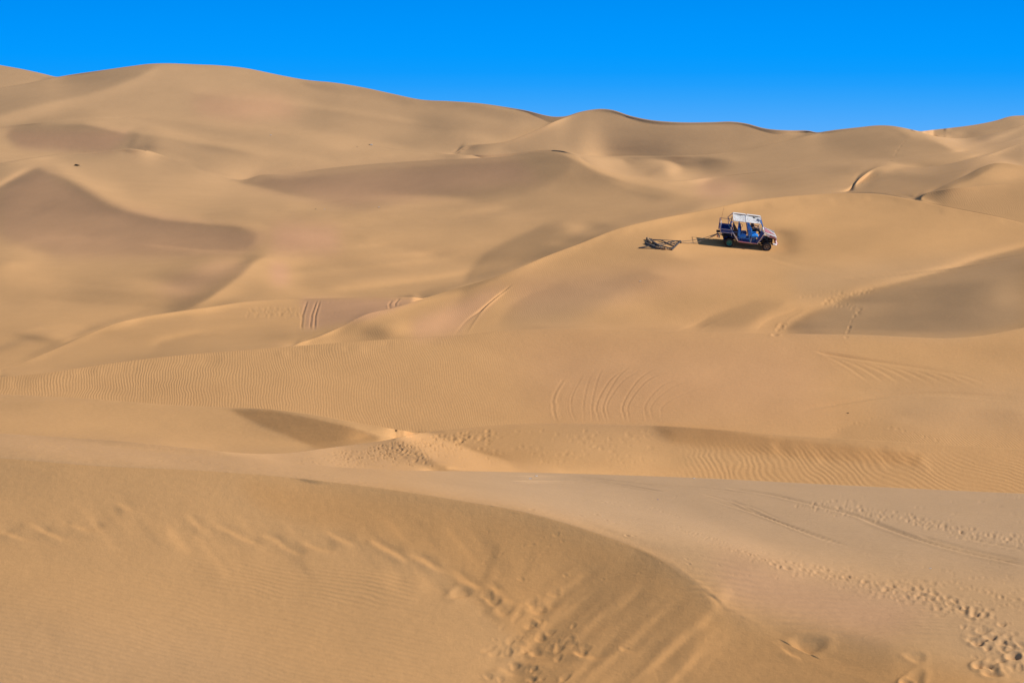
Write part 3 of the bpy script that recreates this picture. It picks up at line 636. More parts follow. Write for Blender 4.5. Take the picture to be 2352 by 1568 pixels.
# --- footprints and scuffs pressed into the sand
def find(u, v, visible=True):
    i = int(np.argmin(abs(um - u))); c = np.abs(VV[:, i] - v) + (HH[:, i] > .02) * 50
    return int(np.argmin(c)), i
def ground_point(u, v):
    """where the sight line (u, v) meets the sand"""
    fi = np.interp(u, um, np.arange(len(um))); i = min(int(fi), len(um) - 2); t = fi - i
    ys = []
    for ii in (i, i + 1):
        k = HH[:, ii] < .02; order = np.argsort(VV[k, ii], kind='stable')
        ys.append(np.interp(v, VV[k, ii][order], Y[k, ii][order]))
    y = ys[0] * (1 - t) + ys[1] * t
    a, m = AM(u, v); return Vector((a * y, y, -m * y))

def press(u, v, rad_px, depth, ecc=1.0, ang=0.0, rim=.35, rough=.25, fore=0):
    j, i = find(u, v)
    y0 = Y[j, i]; x0 = AM(u, v)[0] * y0; r = rad_px * y0 / FP
    if abs(VV[j, i] - v) > 6: return
    di = int(3 * rad_px * max(1, ecc) / 2.6) + 4
    i0, i1 = max(0, i - di), min(len(um), i + di + 1); j0, j1 = j, j
    while j0 > 0 and abs(Y[j0, i] - y0) < 3.2 * r * max(1, ecc) and HH[j0, i] < .02: j0 -= 1
    while j1 < len(Y) - 1 and abs(Y[j1, i] - y0) < 3.2 * r * max(1, ecc) and HH[j1, i] < .02: j1 += 1
    xs, yy = X[j0:j1, i0:i1] - x0, Y[j0:j1, i0:i1] - y0
    ca, sa = math.cos(ang), math.sin(ang); p, q = (xs * ca + yy * sa) / (r * ecc), (-xs * sa + yy * ca) / r
    ph = rng.uniform(0, 6.28, 3); th = np.arctan2(q, p)
    d = np.hypot(p, q) * (1 + rough * .5 * np.sin(2 * th + ph[0]) + rough * .35 * np.sin(3 * th + ph[1]))
    dz = -depth * r * (np.exp(-(d / .72) ** 4 * 1.0) * (1 - .25 * p) - rim * np.exp(-((d - 1.15) / .3) ** 2))
    fade = np.clip((3 - d) / 1, 0, 1)
    Z[j0:j1, i0:i1] += dz * fade * (bandid[j0:j1, i0:i1] == bandid[j, i]) * (HH[j0:j1, i0:i1] < .02)

def path(pts):
    L = [0]
    for a, b in zip(pts[:-1], pts[1:]): L.append(L[-1] + math.dist(a, b))
    return pts, L
def along(pl, s):
    pts, L = pl
    for k in range(len(L) - 1):
        if s <= L[k + 1]:
            t = (s - L[k]) / (L[k + 1] - L[k]); return tuple(pts[k][c] + t * (pts[k + 1][c] - pts[k][c]) for c in (0, 1))
    return pts[-1]
def trail(pts, step, rad, width, depth, r0=1.0, r1=1.0, jitter=.35, ecc=(1, 1.5), rows=2):
    pl = path(pts); tot = pl[1][-1]; s = 0; side = 1
    while s < tot:
        f = s / tot; k = r0 + (r1 - r0) * f; x, y = along(pl, s)
        press(x + rs.gauss(0, jitter * rad * k), y + side * width * k * rs.uniform(.3, 1) + rs.gauss(0, jitter * rad * k * .4), rad * k * rs.uniform(.7, 1.25), depth * 1.05 * rs.uniform(.6, 1.3), rs.uniform(*ecc), rs.uniform(-.5, .5))
        s += step * k * rs.uniform(.7, 1.3); side = -side if rows == 2 else rs.choice((-1, 0, 1))
rs = random.Random(21)
# the big trodden trail on the right, running away to the upper left
trail(P6((2250,1500),(2050,1400),(2000,1240),(2060,1150),(2000,1040),(1850,960)), 30, 15, 16, .30, 1.25, .75, rows=3)
trail(P6((2500,1300),(2250,1240),(2150,1130),(2200,1040),(2000,1000)), 26, 12, 10, .28, 1.1, .8, rows=3)
trail(P6((1950,980),(1750,900),(1500,820),(1200,770),(950,700),(700,630),(400,600),(100,490),(-100,420),(-400,300)), 11, 8.5, 11, .26, 1.0, .62, rows=3)
trail(P6((1950,960),(1700,880),(1480,840),(1150,800)), 14, 8, 14, .26, 1, .8, rows=3)
trail(P6((2400,900),(2100,830),(1850,760),(1600,740),(1300,740)), 12, 7, 6, .22, 1, .8, rows=3)
trail(P6((2400,960),(2100,900),(1900,880)), 16, 6, 6, .2, 1, .8, rows=3)
for p in ((2020,1400,17,.5),(2270,1330,15,.5),(1990,1230,13,.4),(2090,1180,12,.4),(1970,1000,11,.45),(1770,910,9,.4),(955,705,9,.5),(1530,795,8,.4),(2080,960,9,.3),(1680,950,8,.3)):
    (x, y), = P6(p[:2]); press(x, y, p[2], p[3] * 1.0, 1.25, 0, .4, .15)
(x, y), = P6((650, 1240)); press(x, y, 40, .13, 1.0, .5, .3, .2); (x, y), = P6((1420, 1530)); press(x, y, 14, .3)
(x, y), = P6((1500, 1330)); press(x, y, 24, .10); (x, y), = P6((1480, 1520)); press(x, y, 26, .14, 1.6, .8)
main_ = path(P6((2300,1420),(2050,1180),(2000,1040),(1850,950),(1500,830),(1200,780),(950,700),(700,630),(400,600),(100,490),(-400,320),(-900,200)))
for k in range(330):
    f = rs.random() ** 1.25; x, y = along(main_, f * main_[1][-1]); sz = 9 * (1 - f) ** 1.1 + 3.0
    press(x + rs.gauss(0, 16), y + rs.gauss(0, 1) * (5 + 15 * (1 - f)), sz * rs.uniform(.5, 1.0), rs.uniform(.09, .22), rs.uniform(1, 1.8), rs.uniform(-.5, .5), .4, .4)
up_t = path(P6((2400,430),(1950,370),(1500,260),(1100,190),(600,120)))
for k in range(120):
    f = rs.random(); x, y = along(up_t, f * up_t[1][-1]); press(x + rs.gauss(0, 14), y + rs.gauss(0, 8), rs.uniform(3, 5.5), rs.uniform(.2, .42), rs.uniform(1, 1.7), rs.uniform(-.4, .4), .4, .4)
for k in range(160):
    x = rs.uniform(1100, 2380); y = rs.uniform(1115, 1330)
    if y > 1110 + (x - 1100) * .02: press(x, y, rs.uniform(2.5, 5), rs.uniform(.1, .2), rs.uniform(1, 2), rs.uniform(-.4, .4), .4, .4)
# second trail higher on the flat
trail(P6((2400,900),(2200,760),(1900,690),(1700,640)), 20, 5, 10, .2, 1, .8, rows=3)
trail(P6((1000,760),(500,640),(200,560),(-200,400)), 16, 5, 9, .2, 1, .6, rows=3)
trail(P6((2400,440),(1950,400),(1750,340),(1550,300),(1350,230),(1200,200),(950,150),(550,140)), 8, 5, 9, .24, 1.1, .6, rows=3)
trail(P6((2300,400),(1900,330),(1600,270),(1400,240)), 9, 6, 6, .3, 1, .8, rows=3)
trail(P5((2300,300),(2050,250),(1800,210),(1550,180),(1200,100),(900,40)), 10, 4.5, 5, .24, 1.1, .6, rows=3)
trail(P5((1900,440),(1700,300),(1300,290),(1080,220),(1080,180),(700,130),(450,75),(180,35),(0,30)), 26, 6, 3, .28, 1.1, .8)
trail([(900,1112),(760,1094),(640,1078),(520,1066),(400,1056),(300,1046),(200,1036),(60,1022)], 26, 6, 4, .2, 1, .9)
trail([(900,1100),(700,1082),(500,1058),(250,1036),(60,1018)], 34, 5, 4, .2, 1, .9)
for c_, r in zip(P5((650,880),(850,900),(900,950),(990,1000),(1230,1010),(1180,1130),(1250,1230),(1060,1440),(1200,1460),(1190,1540),(860,1520),(1400,1290),(1560,1350),(1880,1310),(1000,1350),(1330,1190),(1120,1340),(950,1540)),(30,20,22,30,24,20,17,17,14,12,14,22,20,12,16,14,13,12)):
    press(c_[0], c_[1], r * .8, .15, 1.1, .9, .2, .3)
for k in range(46):
    (x, y), = P5((rs.gauss(1180, 190), rs.gauss(1260, 190))); press(x, y, rs.uniform(6, 13), rs.uniform(.06, .15), rs.uniform(1, 1.4), rs.uniform(.4, 1.2), .3, .35)
# trodden patch below the middle dune, sand roughed up
for k in range(520):
    x = rs.gauss(905, 95); x = min(max(x, 690), 1120); yl = 1036 + (x - 880) * -.12; y = yl + rs.gauss(0, 1) * (13 + 10 * math.exp(-((x - 930) / 90) ** 2))
    if y < 1072 and y > 1016 - (x - 880) * .16 + 3: press(x, y, rs.uniform(4, 7), .34, rs.uniform(.9, 1.5), rs.uniform(-.4, .4), .5)
for k in range(110):
    x = rs.uniform(1050, 1500); press(x, rs.uniform(990, 1070), rs.uniform(3, 5), .2, rs.uniform(1, 2), rs.uniform(-.4, .4), .4)
# footprints further off
trail(P2((1500,1055),(1530,980),(1560,935),(1400,905),(1480,870)), 6, 4.6, 3.5, .24); trail(P2((1400,905),(1500,880),(1620,845)), 7, 4, 3, .22)
trail(P2((1185,1048),(1215,1000)), 6, 6, 3, .3); trail(P2((1300,880),(1480,850)), 9, 3, 5, .2, rows=3); trail(P2((1430,1480),(1560,1440),(1700,1400)), 8, 3, 2, .2)
trail(P4((1740,128),(1860,155),(1960,190)), 14, 4, 1, .24); trail(P4((1480,150),(1560,130),(1700,85)), 7, 3, 3, .16, rows=3)
trail(P2((1690,285),(1720,235),(1760,185)), 5, 3, 2, .3); trail(P2((1500,412),(1580,370),(1640,330)), 6, 3, 2, .22); trail(P2((2060,270),(2180,240),(2300,215)), 9, 3, 3, .2)
for k in range(90):
    (x, y), = P1((rs.uniform(1130, 1390), rs.uniform(1185, 1225) - 0)); press(x, y + rs.uniform(-4, 4), 4, .16, 1.6, -.2, .5)
for k in range(50):
    (x, y), = P1((rs.uniform(1450, 1850), rs.uniform(1150, 1270))); press(x, y, 3.2, .12, 1.2, 0, .5)

# --- wheel tracks: shallow grooves with a raised edge
def track(pts, width_px, depth, taper=.15):
    """a groove following the line on the ground; width in survey units"""
    xs = [p[0] for p in pts]; ys = [p[1] for p in pts]
    i0, i1 = np.searchsorted(um, min(xs) - 14), np.searchsorted(um, max(xs) + 14)
    js = np.nonzero(((VV[:, i0:i1] > min(ys) - 14) & (VV[:, i0:i1] < max(ys) + 14)).any(1))[0]
    if i1 <= i0 or len(js) == 0: return
    j0, j1 = js[0], js[-1] + 1
    U = np.broadcast_to(um[None, i0:i1], VV[j0:j1, i0:i1].shape); V = VV[j0:j1, i0:i1]
    d, arc, tot = seg_field(U, V, pts)
    w = np.clip(arc / (tot * taper), 0, 1) * np.clip((tot - arc) / (tot * taper), 0, 1) * (HH[j0:j1, i0:i1] < .02)
    Z[j0:j1, i0:i1] += w * depth * (-np.exp(-(d / width_px) ** 2) + .55 * np.exp(-((d + 1.6 * width_px) / width_px) ** 2))
def curve(pts, n=14):
    t = np.linspace(0, len(pts) - 1, n); k = np.arange(len(pts))
    return list(zip(smooth_interp(t, list(zip(k, [p[0] for p in pts]))), smooth_interp(t, list(zip(k, [p[1] for p in pts])))))
# fan of sledge turns on the middle dune
for k in range(9):
    f = k / 8; x0 = 1266 + 42 * f + rs.uniform(-2, 2)
    track(curve([(1300 + 40 * f, 860 - 2 * f), (x0 + 6, 905), (x0 + 2, 940), (x0 + 10 + 4 * f, 972)]), 1.8, .014)
for x0, top, off, dp in ((1360,(1385,845),-2,.04),(1376,(1430,850),-14,.06),(1392,(1450,838),-16,.05),(1436,(1500,848),-14,.06),(1446,(1520,856),-8,.05),(1402,(1470,850),-20,.04),(1340,(1360,860),0,.035),(1486,(1560,870),-10,.04),(1500,(1600,872),-8,.03),(1520,(1680,884),10,.03)):
    track(curve([top, ((top[0] + x0) / 2 + off * .3, (top[1] + 900) / 2), (x0 + off * .4, 930), (x0, 973)]), 1.5, dp * .38)
for k in range(7):
    track(curve([(1180 - k * 4, 650 + k * 3), (1120 - k * 3, 700 + k * 2), (1090 - k * 3, 735), (1068 - k * 4, 770)]), 1.8, .022)
for k in range(8):
    f = k / 7; track(curve([P2((900 + 80 * f, 960))[0], P2((830 + 60 * f, 1000))[0], P2((740 + 80 * f, 1036))[0]], 8), 1.6, .018)
    track(curve([P2((1290 + 20 * f, 930 + 12 * f))[0], P2((1150 + 80 * f, 985))[0], P2((1090 + 90 * f, 1045))[0]], 8), 1.7, .026)
for k in range(8):
    f = k / 7; track(curve([P2((1140, 700 + 10 * f))[0], P2((1300, 735 + 18 * f))[0], P2((1500, 762 + 20 * f))[0]], 8), 1.4, .014)
    track(curve([P2((1400, 800 + 10 * f))[0], P2((1800, 770 + 8 * f))[0], P2((2294, 690 + 8 * f))[0]], 8), 1.4, .018)
for k in range(9):
    f = k / 8; track(curve([P2((1350 + 30 * f, 1120 + 10 * f))[0], P2((1480 + 60 * k, 1180 + 5 * k))[0], P2((1600 + 70 * k, 1260 + 3 * k))[0]], 10), 2.6, .016)
    track(curve([P2((1300, 1380 + 12 * f))[0], P2((1800, 1310 + 14 * f))[0], P2((2294, 1330 + 24 * f))[0]], 10), 2.0, .012)
for a, b, c, dd in (((-100,100),(200,190),(900,450),.05),((0,75),(330,230),(1000,475),.04),((-50,90),(250,205),(850,440),.035),((-200,40),(200,150),(500,280),.03)):
    track(curve([P6(a)[0], P6(b)[0], P6(((b[0] + c[0]) / 2, (b[1] + c[1]) / 2))[0], P6(c)[0]]), 1.3, dd * .5)
track(curve(P6((0,0),(340,50),(600,110),(860,175),(1060,230),(1500,390),(1900,500),(2352,600)), 30), 2.0, .035, .05)
track(curve(P6((1050,240),(1500,402),(1900,512),(2352,610)), 16), 2, .04, .1)
track(curve(P6((1500,370),(1900,480),(2352,580)), 16), 2, .03, .1)
track(curve(P6((1900,400),(2100,440),(2352,490)), 16), 1.6, .03, .1)
track(curve(P4((0,350),(300,352),(600,385),(900,405),(1100,430)), 16), 1.4, .025, .1)
track(curve(P4((0,372),(400,378),(700,420)), 16), 1.4, .03, .1)
for a, b in (((1412,1150),(1385,1285)),((1455,1150),(1425,1285)),((1470,1150),(1445,1285)),((1800,1150),(1790,1190)),((1835,1142),(1815,1180))):
    track([P1(a)[0], P1(((a[0] + b[0]) / 2 - 8, (a[1] + b[1]) / 2))[0], P1(b)[0]], 1.8, .05)
# --- ripple field: phase and strength
phase = np.zeros(VV.shape); amp = np.zeros(VV.shape)
def ripples(mask, lam, kappa, slope, yref=None):
    """crests of wavelength lam, leaning kappa across the slope"""
    global phase, amp
    yr = Y - (yref if yref is not None else 0)
    ph = (X + kappa * yr) / lam; w = mask > amp
    phase = np.where(w, ph, phase); amp = np.where(w, mask, amp)
    lamA[w] = lam * slope
lamA = np.zeros(VV.shape)
BI = {n: i for i, n in enumerate(NAMES)}
U2 = np.broadcast_to(um[None], VV.shape)
sm = lambda a, b, x: np.clip((x - a) / (b - a), 0, 1) ** 2 * (3 - 2 * np.clip((x - a) / (b - a), 0, 1))
m3 = (bandid == BI['L3']) * (1 - sm(1080, 1290, U2)) * (.35 + .65 * sm(1300, 300, U2))
ripples(m3, .125, .06 + .22 * np.clip(U2 / 1200, 0, 1) ** 2, .13, 100.)
m1 = (bandid == BI['L1']) * sm(1520, 1640, U2) * sm(1000 + (1600 - 1600), 1050, VV - (U2 - 1600) * .035) * .999
kap = .10 + .5 * np.clip((U2 - 1560) / 700, 0, 1.4) ** 1.3
ripples(m1, .150, kap, .11, 77. + 3 * np.clip((U2 - 1560) / 700, 0, 1.4))
m3r = (bandid == BI['L3']) * sm(1900, 2050, U2) * sm(985, 1000, VV)
ripples(m3r * .9, .13, .6, .10, 112.)
mc = (bandid == BI['C']) * .8
ripples(mc * (.5 + .5 * sm(1700, 1100, U2)), .13, .25, .08, 160.)
ripples((bandid == BI['K2']) * .6, .17, .2, .12, 200.)
mf = gmask(P6((-200,520),(300,660),(900,830),(1700,930),(1850,1150),(1500,1250),(800,1180),(0,960),(-300,800)), 14)
lamf = .12; w = mf > amp * 1.0
phase = np.where(w, (Y + .12 * X) / lamf, phase); lamA[w] = lamf * .10; amp = np.where(w, mf, amp)
ml = gmask([(-400,1340),(700,1330),(1000,1420),(1000,1700),(-400,1700)], 40) * .55
w = ml > amp; phase = np.where(w, (Y + .30 * X) / .09, phase); lamA[w] = .09 * .09; amp = np.where(w, ml, amp)
ml = gmask([(430,1290),(950,1320),(950,1400),(500,1380)], 14) * .8
w = ml > amp; phase = np.where(w, (Y + .30 * X) / .09, phase); lamA[w] = .09 * .13; amp = np.where(w, ml, amp)
rip_h = amp * lamA / (2 * math.pi)

# --- sand colour: fine orange sand on the faces, coarse grey-buff sand on the flats, greyed far off as painted haze
def tone(): return np.zeros(VV.shape)
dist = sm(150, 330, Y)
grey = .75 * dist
grey = np.maximum(grey, .85 * (bandid == BI['flat_edge']) * sm(600, 1300, U2) * (1 - sm(1150, 1400, VV - (U2 - 1500) * .12)))
grey = np.maximum(grey, .45 * (bandid == BI['flat_edge']) * (1 - sm(1330, 1480, VV - (U2 - 1900) * .3)))
grey = np.maximum(grey, .5 * (bandid == BI['L1']) * gmask(P3((1250,270),(1500,300),(1800,360),(1960,385),(1760,410),(1500,350)), 4))
grey = np.maximum(grey, .35 * gmask(P2((1200,760),(1500,740),(2294,660),(2294,800),(1600,850),(1300,900)), 18))
grey = np.maximum(grey, .3 * gmask(P2((-60,1010),(100,860),(220,820),(420,800),(600,820),(350,960),(250,1015)), 18))
grey = np.maximum(grey, .4 * gmask(P2((1480,890),(1800,800),(2294,665),(2294,1010),(1980,1065),(1230,1048)), 12))
grey = np.maximum(grey, .4 * gmask([(-300,1380),(500,1450),(700,1600),(-300,1700)], 60))
grey = np.maximum(grey, .35 * gmask(P2((1500,1300),(2400,1250),(2400,1500),(1800,1480)), 30))
pink = tone()  # pinkish sand; also painted in to warm the shaded dune faces
for p, b_, a_ in ((P1((900,215),(1300,220),(1400,300),(1100,320),(900,290)), 16, .6), (P1((1250,800),(1550,810),(1560,930),(1250,930)), 16, .8),
                  (P1((0,640),(170,548),(500,712),(950,803),(1300,850),(1100,940),(300,950),(0,860)), 12, .45), (P1((850,1150),(1160,980),(1000,960),(700,1100)), 14, .4), (P1((1380,1145),(1950,1140),(1700,1235),(1400,1285)), 6, .6), (P1((1110,600),(2352,500),(2500,600),(1600,720)), 14, .5),
                  (P1((30,380),(600,380),(500,470),(100,450)), 8, .5), (P2((850,350),(1050,370),(950,440),(820,430)), 12, .6), (P1((1240,980),(1320,980),(1330,1080),(1250,1080)), 10, .8),
                  (P1((1900,1240),(2352,1060),(2100,1300),(1900,1330)), 12, .6), (P2((0,800),(700,740),(1200,760),(500,900),(0,960)), 24, .35),
                  ([(1150,780),(1900,780),(1900,960),(1300,960)], 60, .35), (P6((-100,480),(800,760),(1700,950),(1200,1200),(0,900)), 30, .5)):
    pink = np.maximum(pink, a_ * gmask(p, b_))
deep = tone()   # deeper orange sand on slip faces, plus shade painted into the colour
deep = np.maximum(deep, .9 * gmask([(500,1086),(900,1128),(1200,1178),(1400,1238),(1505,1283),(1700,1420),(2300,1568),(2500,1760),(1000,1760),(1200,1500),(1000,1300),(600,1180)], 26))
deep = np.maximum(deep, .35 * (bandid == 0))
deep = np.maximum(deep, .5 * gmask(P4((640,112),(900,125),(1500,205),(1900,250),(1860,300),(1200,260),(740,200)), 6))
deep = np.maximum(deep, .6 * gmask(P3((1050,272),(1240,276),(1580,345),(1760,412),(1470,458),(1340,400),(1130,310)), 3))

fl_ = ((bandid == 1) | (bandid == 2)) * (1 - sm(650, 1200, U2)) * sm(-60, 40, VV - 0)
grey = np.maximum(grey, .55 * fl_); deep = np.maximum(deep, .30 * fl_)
shade_ = .35 * (bandid == BI['L1']) * sm(650, 800, U2) * (1 - sm(1120, 1400, U2))  # darker tint painted over a face that catches too much sun
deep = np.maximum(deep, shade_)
# lee side, far valleys and a plain reaching the horizon
ext_r = [(1.06, -8), (1.2, -14), (2.2, -18), (6, -20), (24, -22)]
fr_y, fr_z, last = [], [], Y[-1]
Xs = [X]; Ys = [Y]; Zs = [Z]
near_rows = [(.86, -.95), (.6, -1.35), (.3, -1.6)]
for f, dz in near_rows[::1]:
    pass
pre = []
for f, dz in near_rows[::-1]:
    yy = Y[0] * f; pre.append((AX[0] * yy, yy, Z[0] - (Y[0] - yy) * .45))
post = []
for f, dz in ext_r:
    yy = last * f; post.append((AX[-1] * yy, yy, Z[-1] * max(0, 1 - (f - 1) * 4) + -25 * min(1, (f - 1) * 4) + dz))
XA = np.vstack([[p[0] for p in pre], X, [p[0] for p in post]]); YA = np.vstack([[p[1] for p in pre], Y, [p[1] for p in post]]); ZA = np.vstack([[p[2] for p in pre], Z, [p[2] for p in post]])
pad = lambda A: np.vstack([np.repeat(A[:1], len(pre), 0), A, np.repeat(A[-1:], len(post), 0)])
nj, ni = XA.shape
me = bpy.data.meshes.new('sand_dunes')
co = np.stack([XA, YA, ZA], -1).reshape(-1, 3).astype(np.float32)
idx = np.arange(nj * ni).reshape(nj, ni)
quads = np.stack([idx[:-1, :-1], idx[:-1, 1:], idx[1:, 1:], idx[1:, :-1]], -1).reshape(-1, 4).astype(np.int32)
me.vertices.add(len(co)); me.vertices.foreach_set('co', co.ravel())
me.loops.add(quads.size); me.loops.foreach_set('vertex_index', quads.ravel())
me.polygons.add(len(quads)); me.polygons.foreach_set('loop_start', np.arange(0, quads.size, 4, dtype=np.int32))
me.polygons.foreach_set('use_smooth', np.ones(len(quads), bool))
me.update(calc_edges=True)
def attr(name, A):
    a = me.attributes.new(name, 'FLOAT', 'POINT'); a.data.foreach_set('value', pad(A).astype(np.float32).ravel())
attr('ripple_phase', phase); attr('ripple_height', rip_h)
ca = me.attributes.new('sand_mix', 'FLOAT_COLOR', 'POINT')
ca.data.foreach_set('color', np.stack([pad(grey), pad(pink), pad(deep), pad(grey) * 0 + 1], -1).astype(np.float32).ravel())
dunes = bpy.data.objects.new('sand_dunes', me); col.objects.link(dunes)
tag(dunes, kind='structure')
print('viol', float(((np.diff(Y,axis=0)<=0).mean())));print('mesh', time.time() - t0, len(co))

# ---------------------------------------------------------------- materials
def srgb(r, g, b): return tuple(((c / 255 / 12.92) if c <= 10 else ((c / 255 + .055) / 1.055) ** 2.4) for c in (r, g, b))
class NT:
    def __init__(s, name, rough=.6):
        s.m = bpy.data.materials.new(name); s.m.use_nodes = True; s.t = s.m.node_tree; s.n = s.t.nodes; s.l = s.t.links
        s.bsdf = s.n['Principled BSDF']; s.bsdf.inputs['Roughness'].default_value = rough
    def node(s, t, **k):
        n = s.n.new(t)
        for a, v in k.items(): setattr(n, a, v)
        return n
    def math(s, op, a, b=None, clamp=False):
        n = s.node('ShaderNodeMath', operation=op, use_clamp=clamp)
        for i, v in enumerate((a, b)):
            if v is None: continue
            if isinstance(v, (int, float)): n.inputs[i].default_value = v
            else: s.l.new(v, n.inputs[i])
        return n.outputs[0]
    def mix(s, f, a, b, mode='MIX'):
        n = s.node('ShaderNodeMix', data_type='RGBA', blend_type=mode)
        for i, v in ((0, f), (6, a), (7, b)):
            if isinstance(v, (int, float)): n.inputs[i].default_value = v
            elif isinstance(v, tuple): n.inputs[i].default_value = (*v[:3], 1)
            else: s.l.new(v, n.inputs[i])
        return n.outputs[2]
    def noise(s, vec, scale, detail=3, rough=.5):
        n = s.node('ShaderNodeTexNoise'); n.inputs['Scale'].default_value = scale; n.inputs['Detail'].default_value = detail; n.inputs['Roughness'].default_value = rough
        s.l.new(vec, n.inputs['Vector']); return n.outputs['Fac']

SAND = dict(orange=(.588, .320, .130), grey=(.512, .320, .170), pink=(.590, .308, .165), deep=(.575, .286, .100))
nt = NT('sand', 1.0)
geo = nt.node('ShaderNodeNewGeometry').outputs['Position']
mixc = nt.node('ShaderNodeAttribute', attribute_name='sand_mix'); sep = nt.node('ShaderNodeSeparateColor'); nt.l.new(mixc.outputs['Color'], sep.inputs[0])
big = nt.noise(geo, .05, 4, .55); med = nt.noise(geo, .45, 5, .6); fine = nt.noise(geo, 9, 4, .7)
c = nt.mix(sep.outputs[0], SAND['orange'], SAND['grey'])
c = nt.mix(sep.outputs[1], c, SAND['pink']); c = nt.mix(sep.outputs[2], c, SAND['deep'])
v1 = nt.math('MULTIPLY_ADD', big, .16); nt.n[-1].inputs[2].default_value = .92
v2 = nt.math('MULTIPLY_ADD', med, .12); nt.n[-1].inputs[2].default_value = .94
v3 = nt.math('MULTIPLY_ADD', fine, .20); nt.n[-1].inputs[2].default_value = .90
vv = nt.math('MULTIPLY', nt.math('MULTIPLY', v1, v2), v3)
hs = nt.node('ShaderNodeHueSaturation'); nt.l.new(vv, hs.inputs['Value']); nt.l.new(c, hs.inputs['Color'])
nt.l.new(hs.outputs[0], nt.bsdf.inputs['Base Color'])
nt.bsdf.inputs['Specular IOR Level'].default_value = .05
ph = nt.node('ShaderNodeAttribute', attribute_name='ripple_phase').outputs['Fac']; rh = nt.node('ShaderNodeAttribute', attribute_name='ripple_height').outputs['Fac']
warp = nt.math('MULTIPLY', nt.noise(geo, .4, 2, .5), 6.0); warp2 = nt.math('MULTIPLY', nt.noise(geo, 2.2, 2, .5), .8)
arg = nt.math('MULTIPLY', nt.math('ADD', nt.math('ADD', ph, warp), warp2), 2 * math.pi)
wave = nt.math('MULTIPLY', nt.math('SINE', arg), rh)
patch = nt.math('MULTIPLY', wave, nt.math('MULTIPLY', nt.noise(geo, .9, 2, .5), 1.9))
grain = nt.math('MULTIPLY', nt.noise(geo, 6.0, 7, .74), .011)
soft = nt.math('MULTIPLY', nt.noise(geo, 1.3, 3, .5), .012)
hgt = nt.math('ADD', nt.math('ADD', patch, grain), soft)
bp = nt.node('ShaderNodeBump'); bp.inputs['Strength'].default_value = 1; bp.inputs['Distance'].default_value = 1; nt.l.new(hgt, bp.inputs['Height'])
nt.l.new(bp.outputs[0], nt.bsdf.inputs['Normal'])
me.materials.append(nt.m)

# ---------------------------------------------------------------- sky, sun, camera
w = bpy.data.worlds.new('World'); scene.world = w; w.use_nodes = True
wt = w.node_tree; bg = wt.nodes['Background']
elev, rotz = math.asin(SUN[2]), math.atan2(SUN[0], SUN[1])
sky = wt.nodes.new('ShaderNodeTexSky'); sky.sky_type = 'NISHITA'; sky.sun_disc = False
sky.sun_elevation = elev; sky.sun_rotation = rotz; sky.altitude = 1200; sky.air_density = 1.0; sky.dust_density = .3; sky.ozone_density = 3
tc = wt.nodes.new('ShaderNodeTexCoord'); sx = wt.nodes.new('ShaderNodeSeparateXYZ'); wt.links.new(tc.outputs['Generated'], sx.inputs[0])
ramp = wt.nodes.new('ShaderNodeValToRGB'); mr = wt.nodes.new('ShaderNodeMapRange'); mr.inputs['From Min'].default_value = 0; mr.inputs['From Max'].default_value = .1
wt.links.new(sx.outputs[2], mr.inputs[0]); wt.links.new(mr.outputs[0], ramp.inputs[0])
SKYB = .1
def sk(r, g, b): return srgb(r, g, b) + (1,)
ramp.color_ramp.interpolation = 'LINEAR'
el = ramp.color_ramp.elements
el[0].position = .0; el[0].color = sk(92, 174, 250); el[1].position = 1; el[1].color = sk(0, 132, 236)
for pos, c_ in ((.05, (80, 171, 252)), (.10, (66, 167, 252)), (.15, (50, 163, 252)), (.20, (32, 159, 253)), (.25, (14, 156, 254)), (.32, (2, 154, 255)), (.42, (0, 149, 252)), (.55, (0, 142, 245))):
    e = el.new(pos); e.color = sk(*c_)
mr2 = wt.nodes.new('ShaderNodeMapRange'); mr2.interpolation_type = 'SMOOTHSTEP'; mr2.inputs['From Min'].default_value = .09; mr2.inputs['From Max'].default_value = .40
wt.links.new(sx.outputs[2], mr2.inputs[0])
mx = wt.nodes.new('ShaderNodeMix'); mx.data_type = 'RGBA'; wt.links.new(mr2.outputs[0], mx.inputs[0]); up_ = wt.nodes.new('ShaderNodeVectorMath'); up_.operation = 'SCALE'; up_.inputs['Scale'].default_value = 1 / SKYB; wt.links.new(ramp.outputs[0], up_.inputs[0]); wt.links.new(up_.outputs[0], mx.inputs[6]); wt.links.new(sky.outputs[0], mx.inputs[7])
wt.links.new(mx.outputs[2], bg.inputs[0]); bg.inputs[1].default_value = SKYB
sun = bpy.data.lights.new('sun', 'SUN'); sun.energy = 4.8; sun.angle = math.radians(.53); sun.color = (1, .955, .88)
so = bpy.data.objects.new('sun', sun); col.objects.link(so); so.rotation_euler = Vector(-SUN).to_track_quat('-Z', 'Y').to_euler()
cam = bpy.data.cameras.new('camera'); cam.sensor_width = 36; cam.lens = FP / 2352 * 36; cam.shift_y = 0
cam.clip_start = .5; cam.clip_end = 30000
co_ = bpy.data.objects.new('camera', cam); col.objects.link(co_); co_.rotation_euler = (math.radians(90) - PITCH, 0, 0); scene.camera = co_
scene.view_settings.view_transform = 'Standard'; scene.view_settings.look = 'None'; scene.view_settings.exposure = 0; scene.view_settings.gamma = 1
scene.cycles.max_bounces = 5; scene.cycles.diffuse_bounces = 3
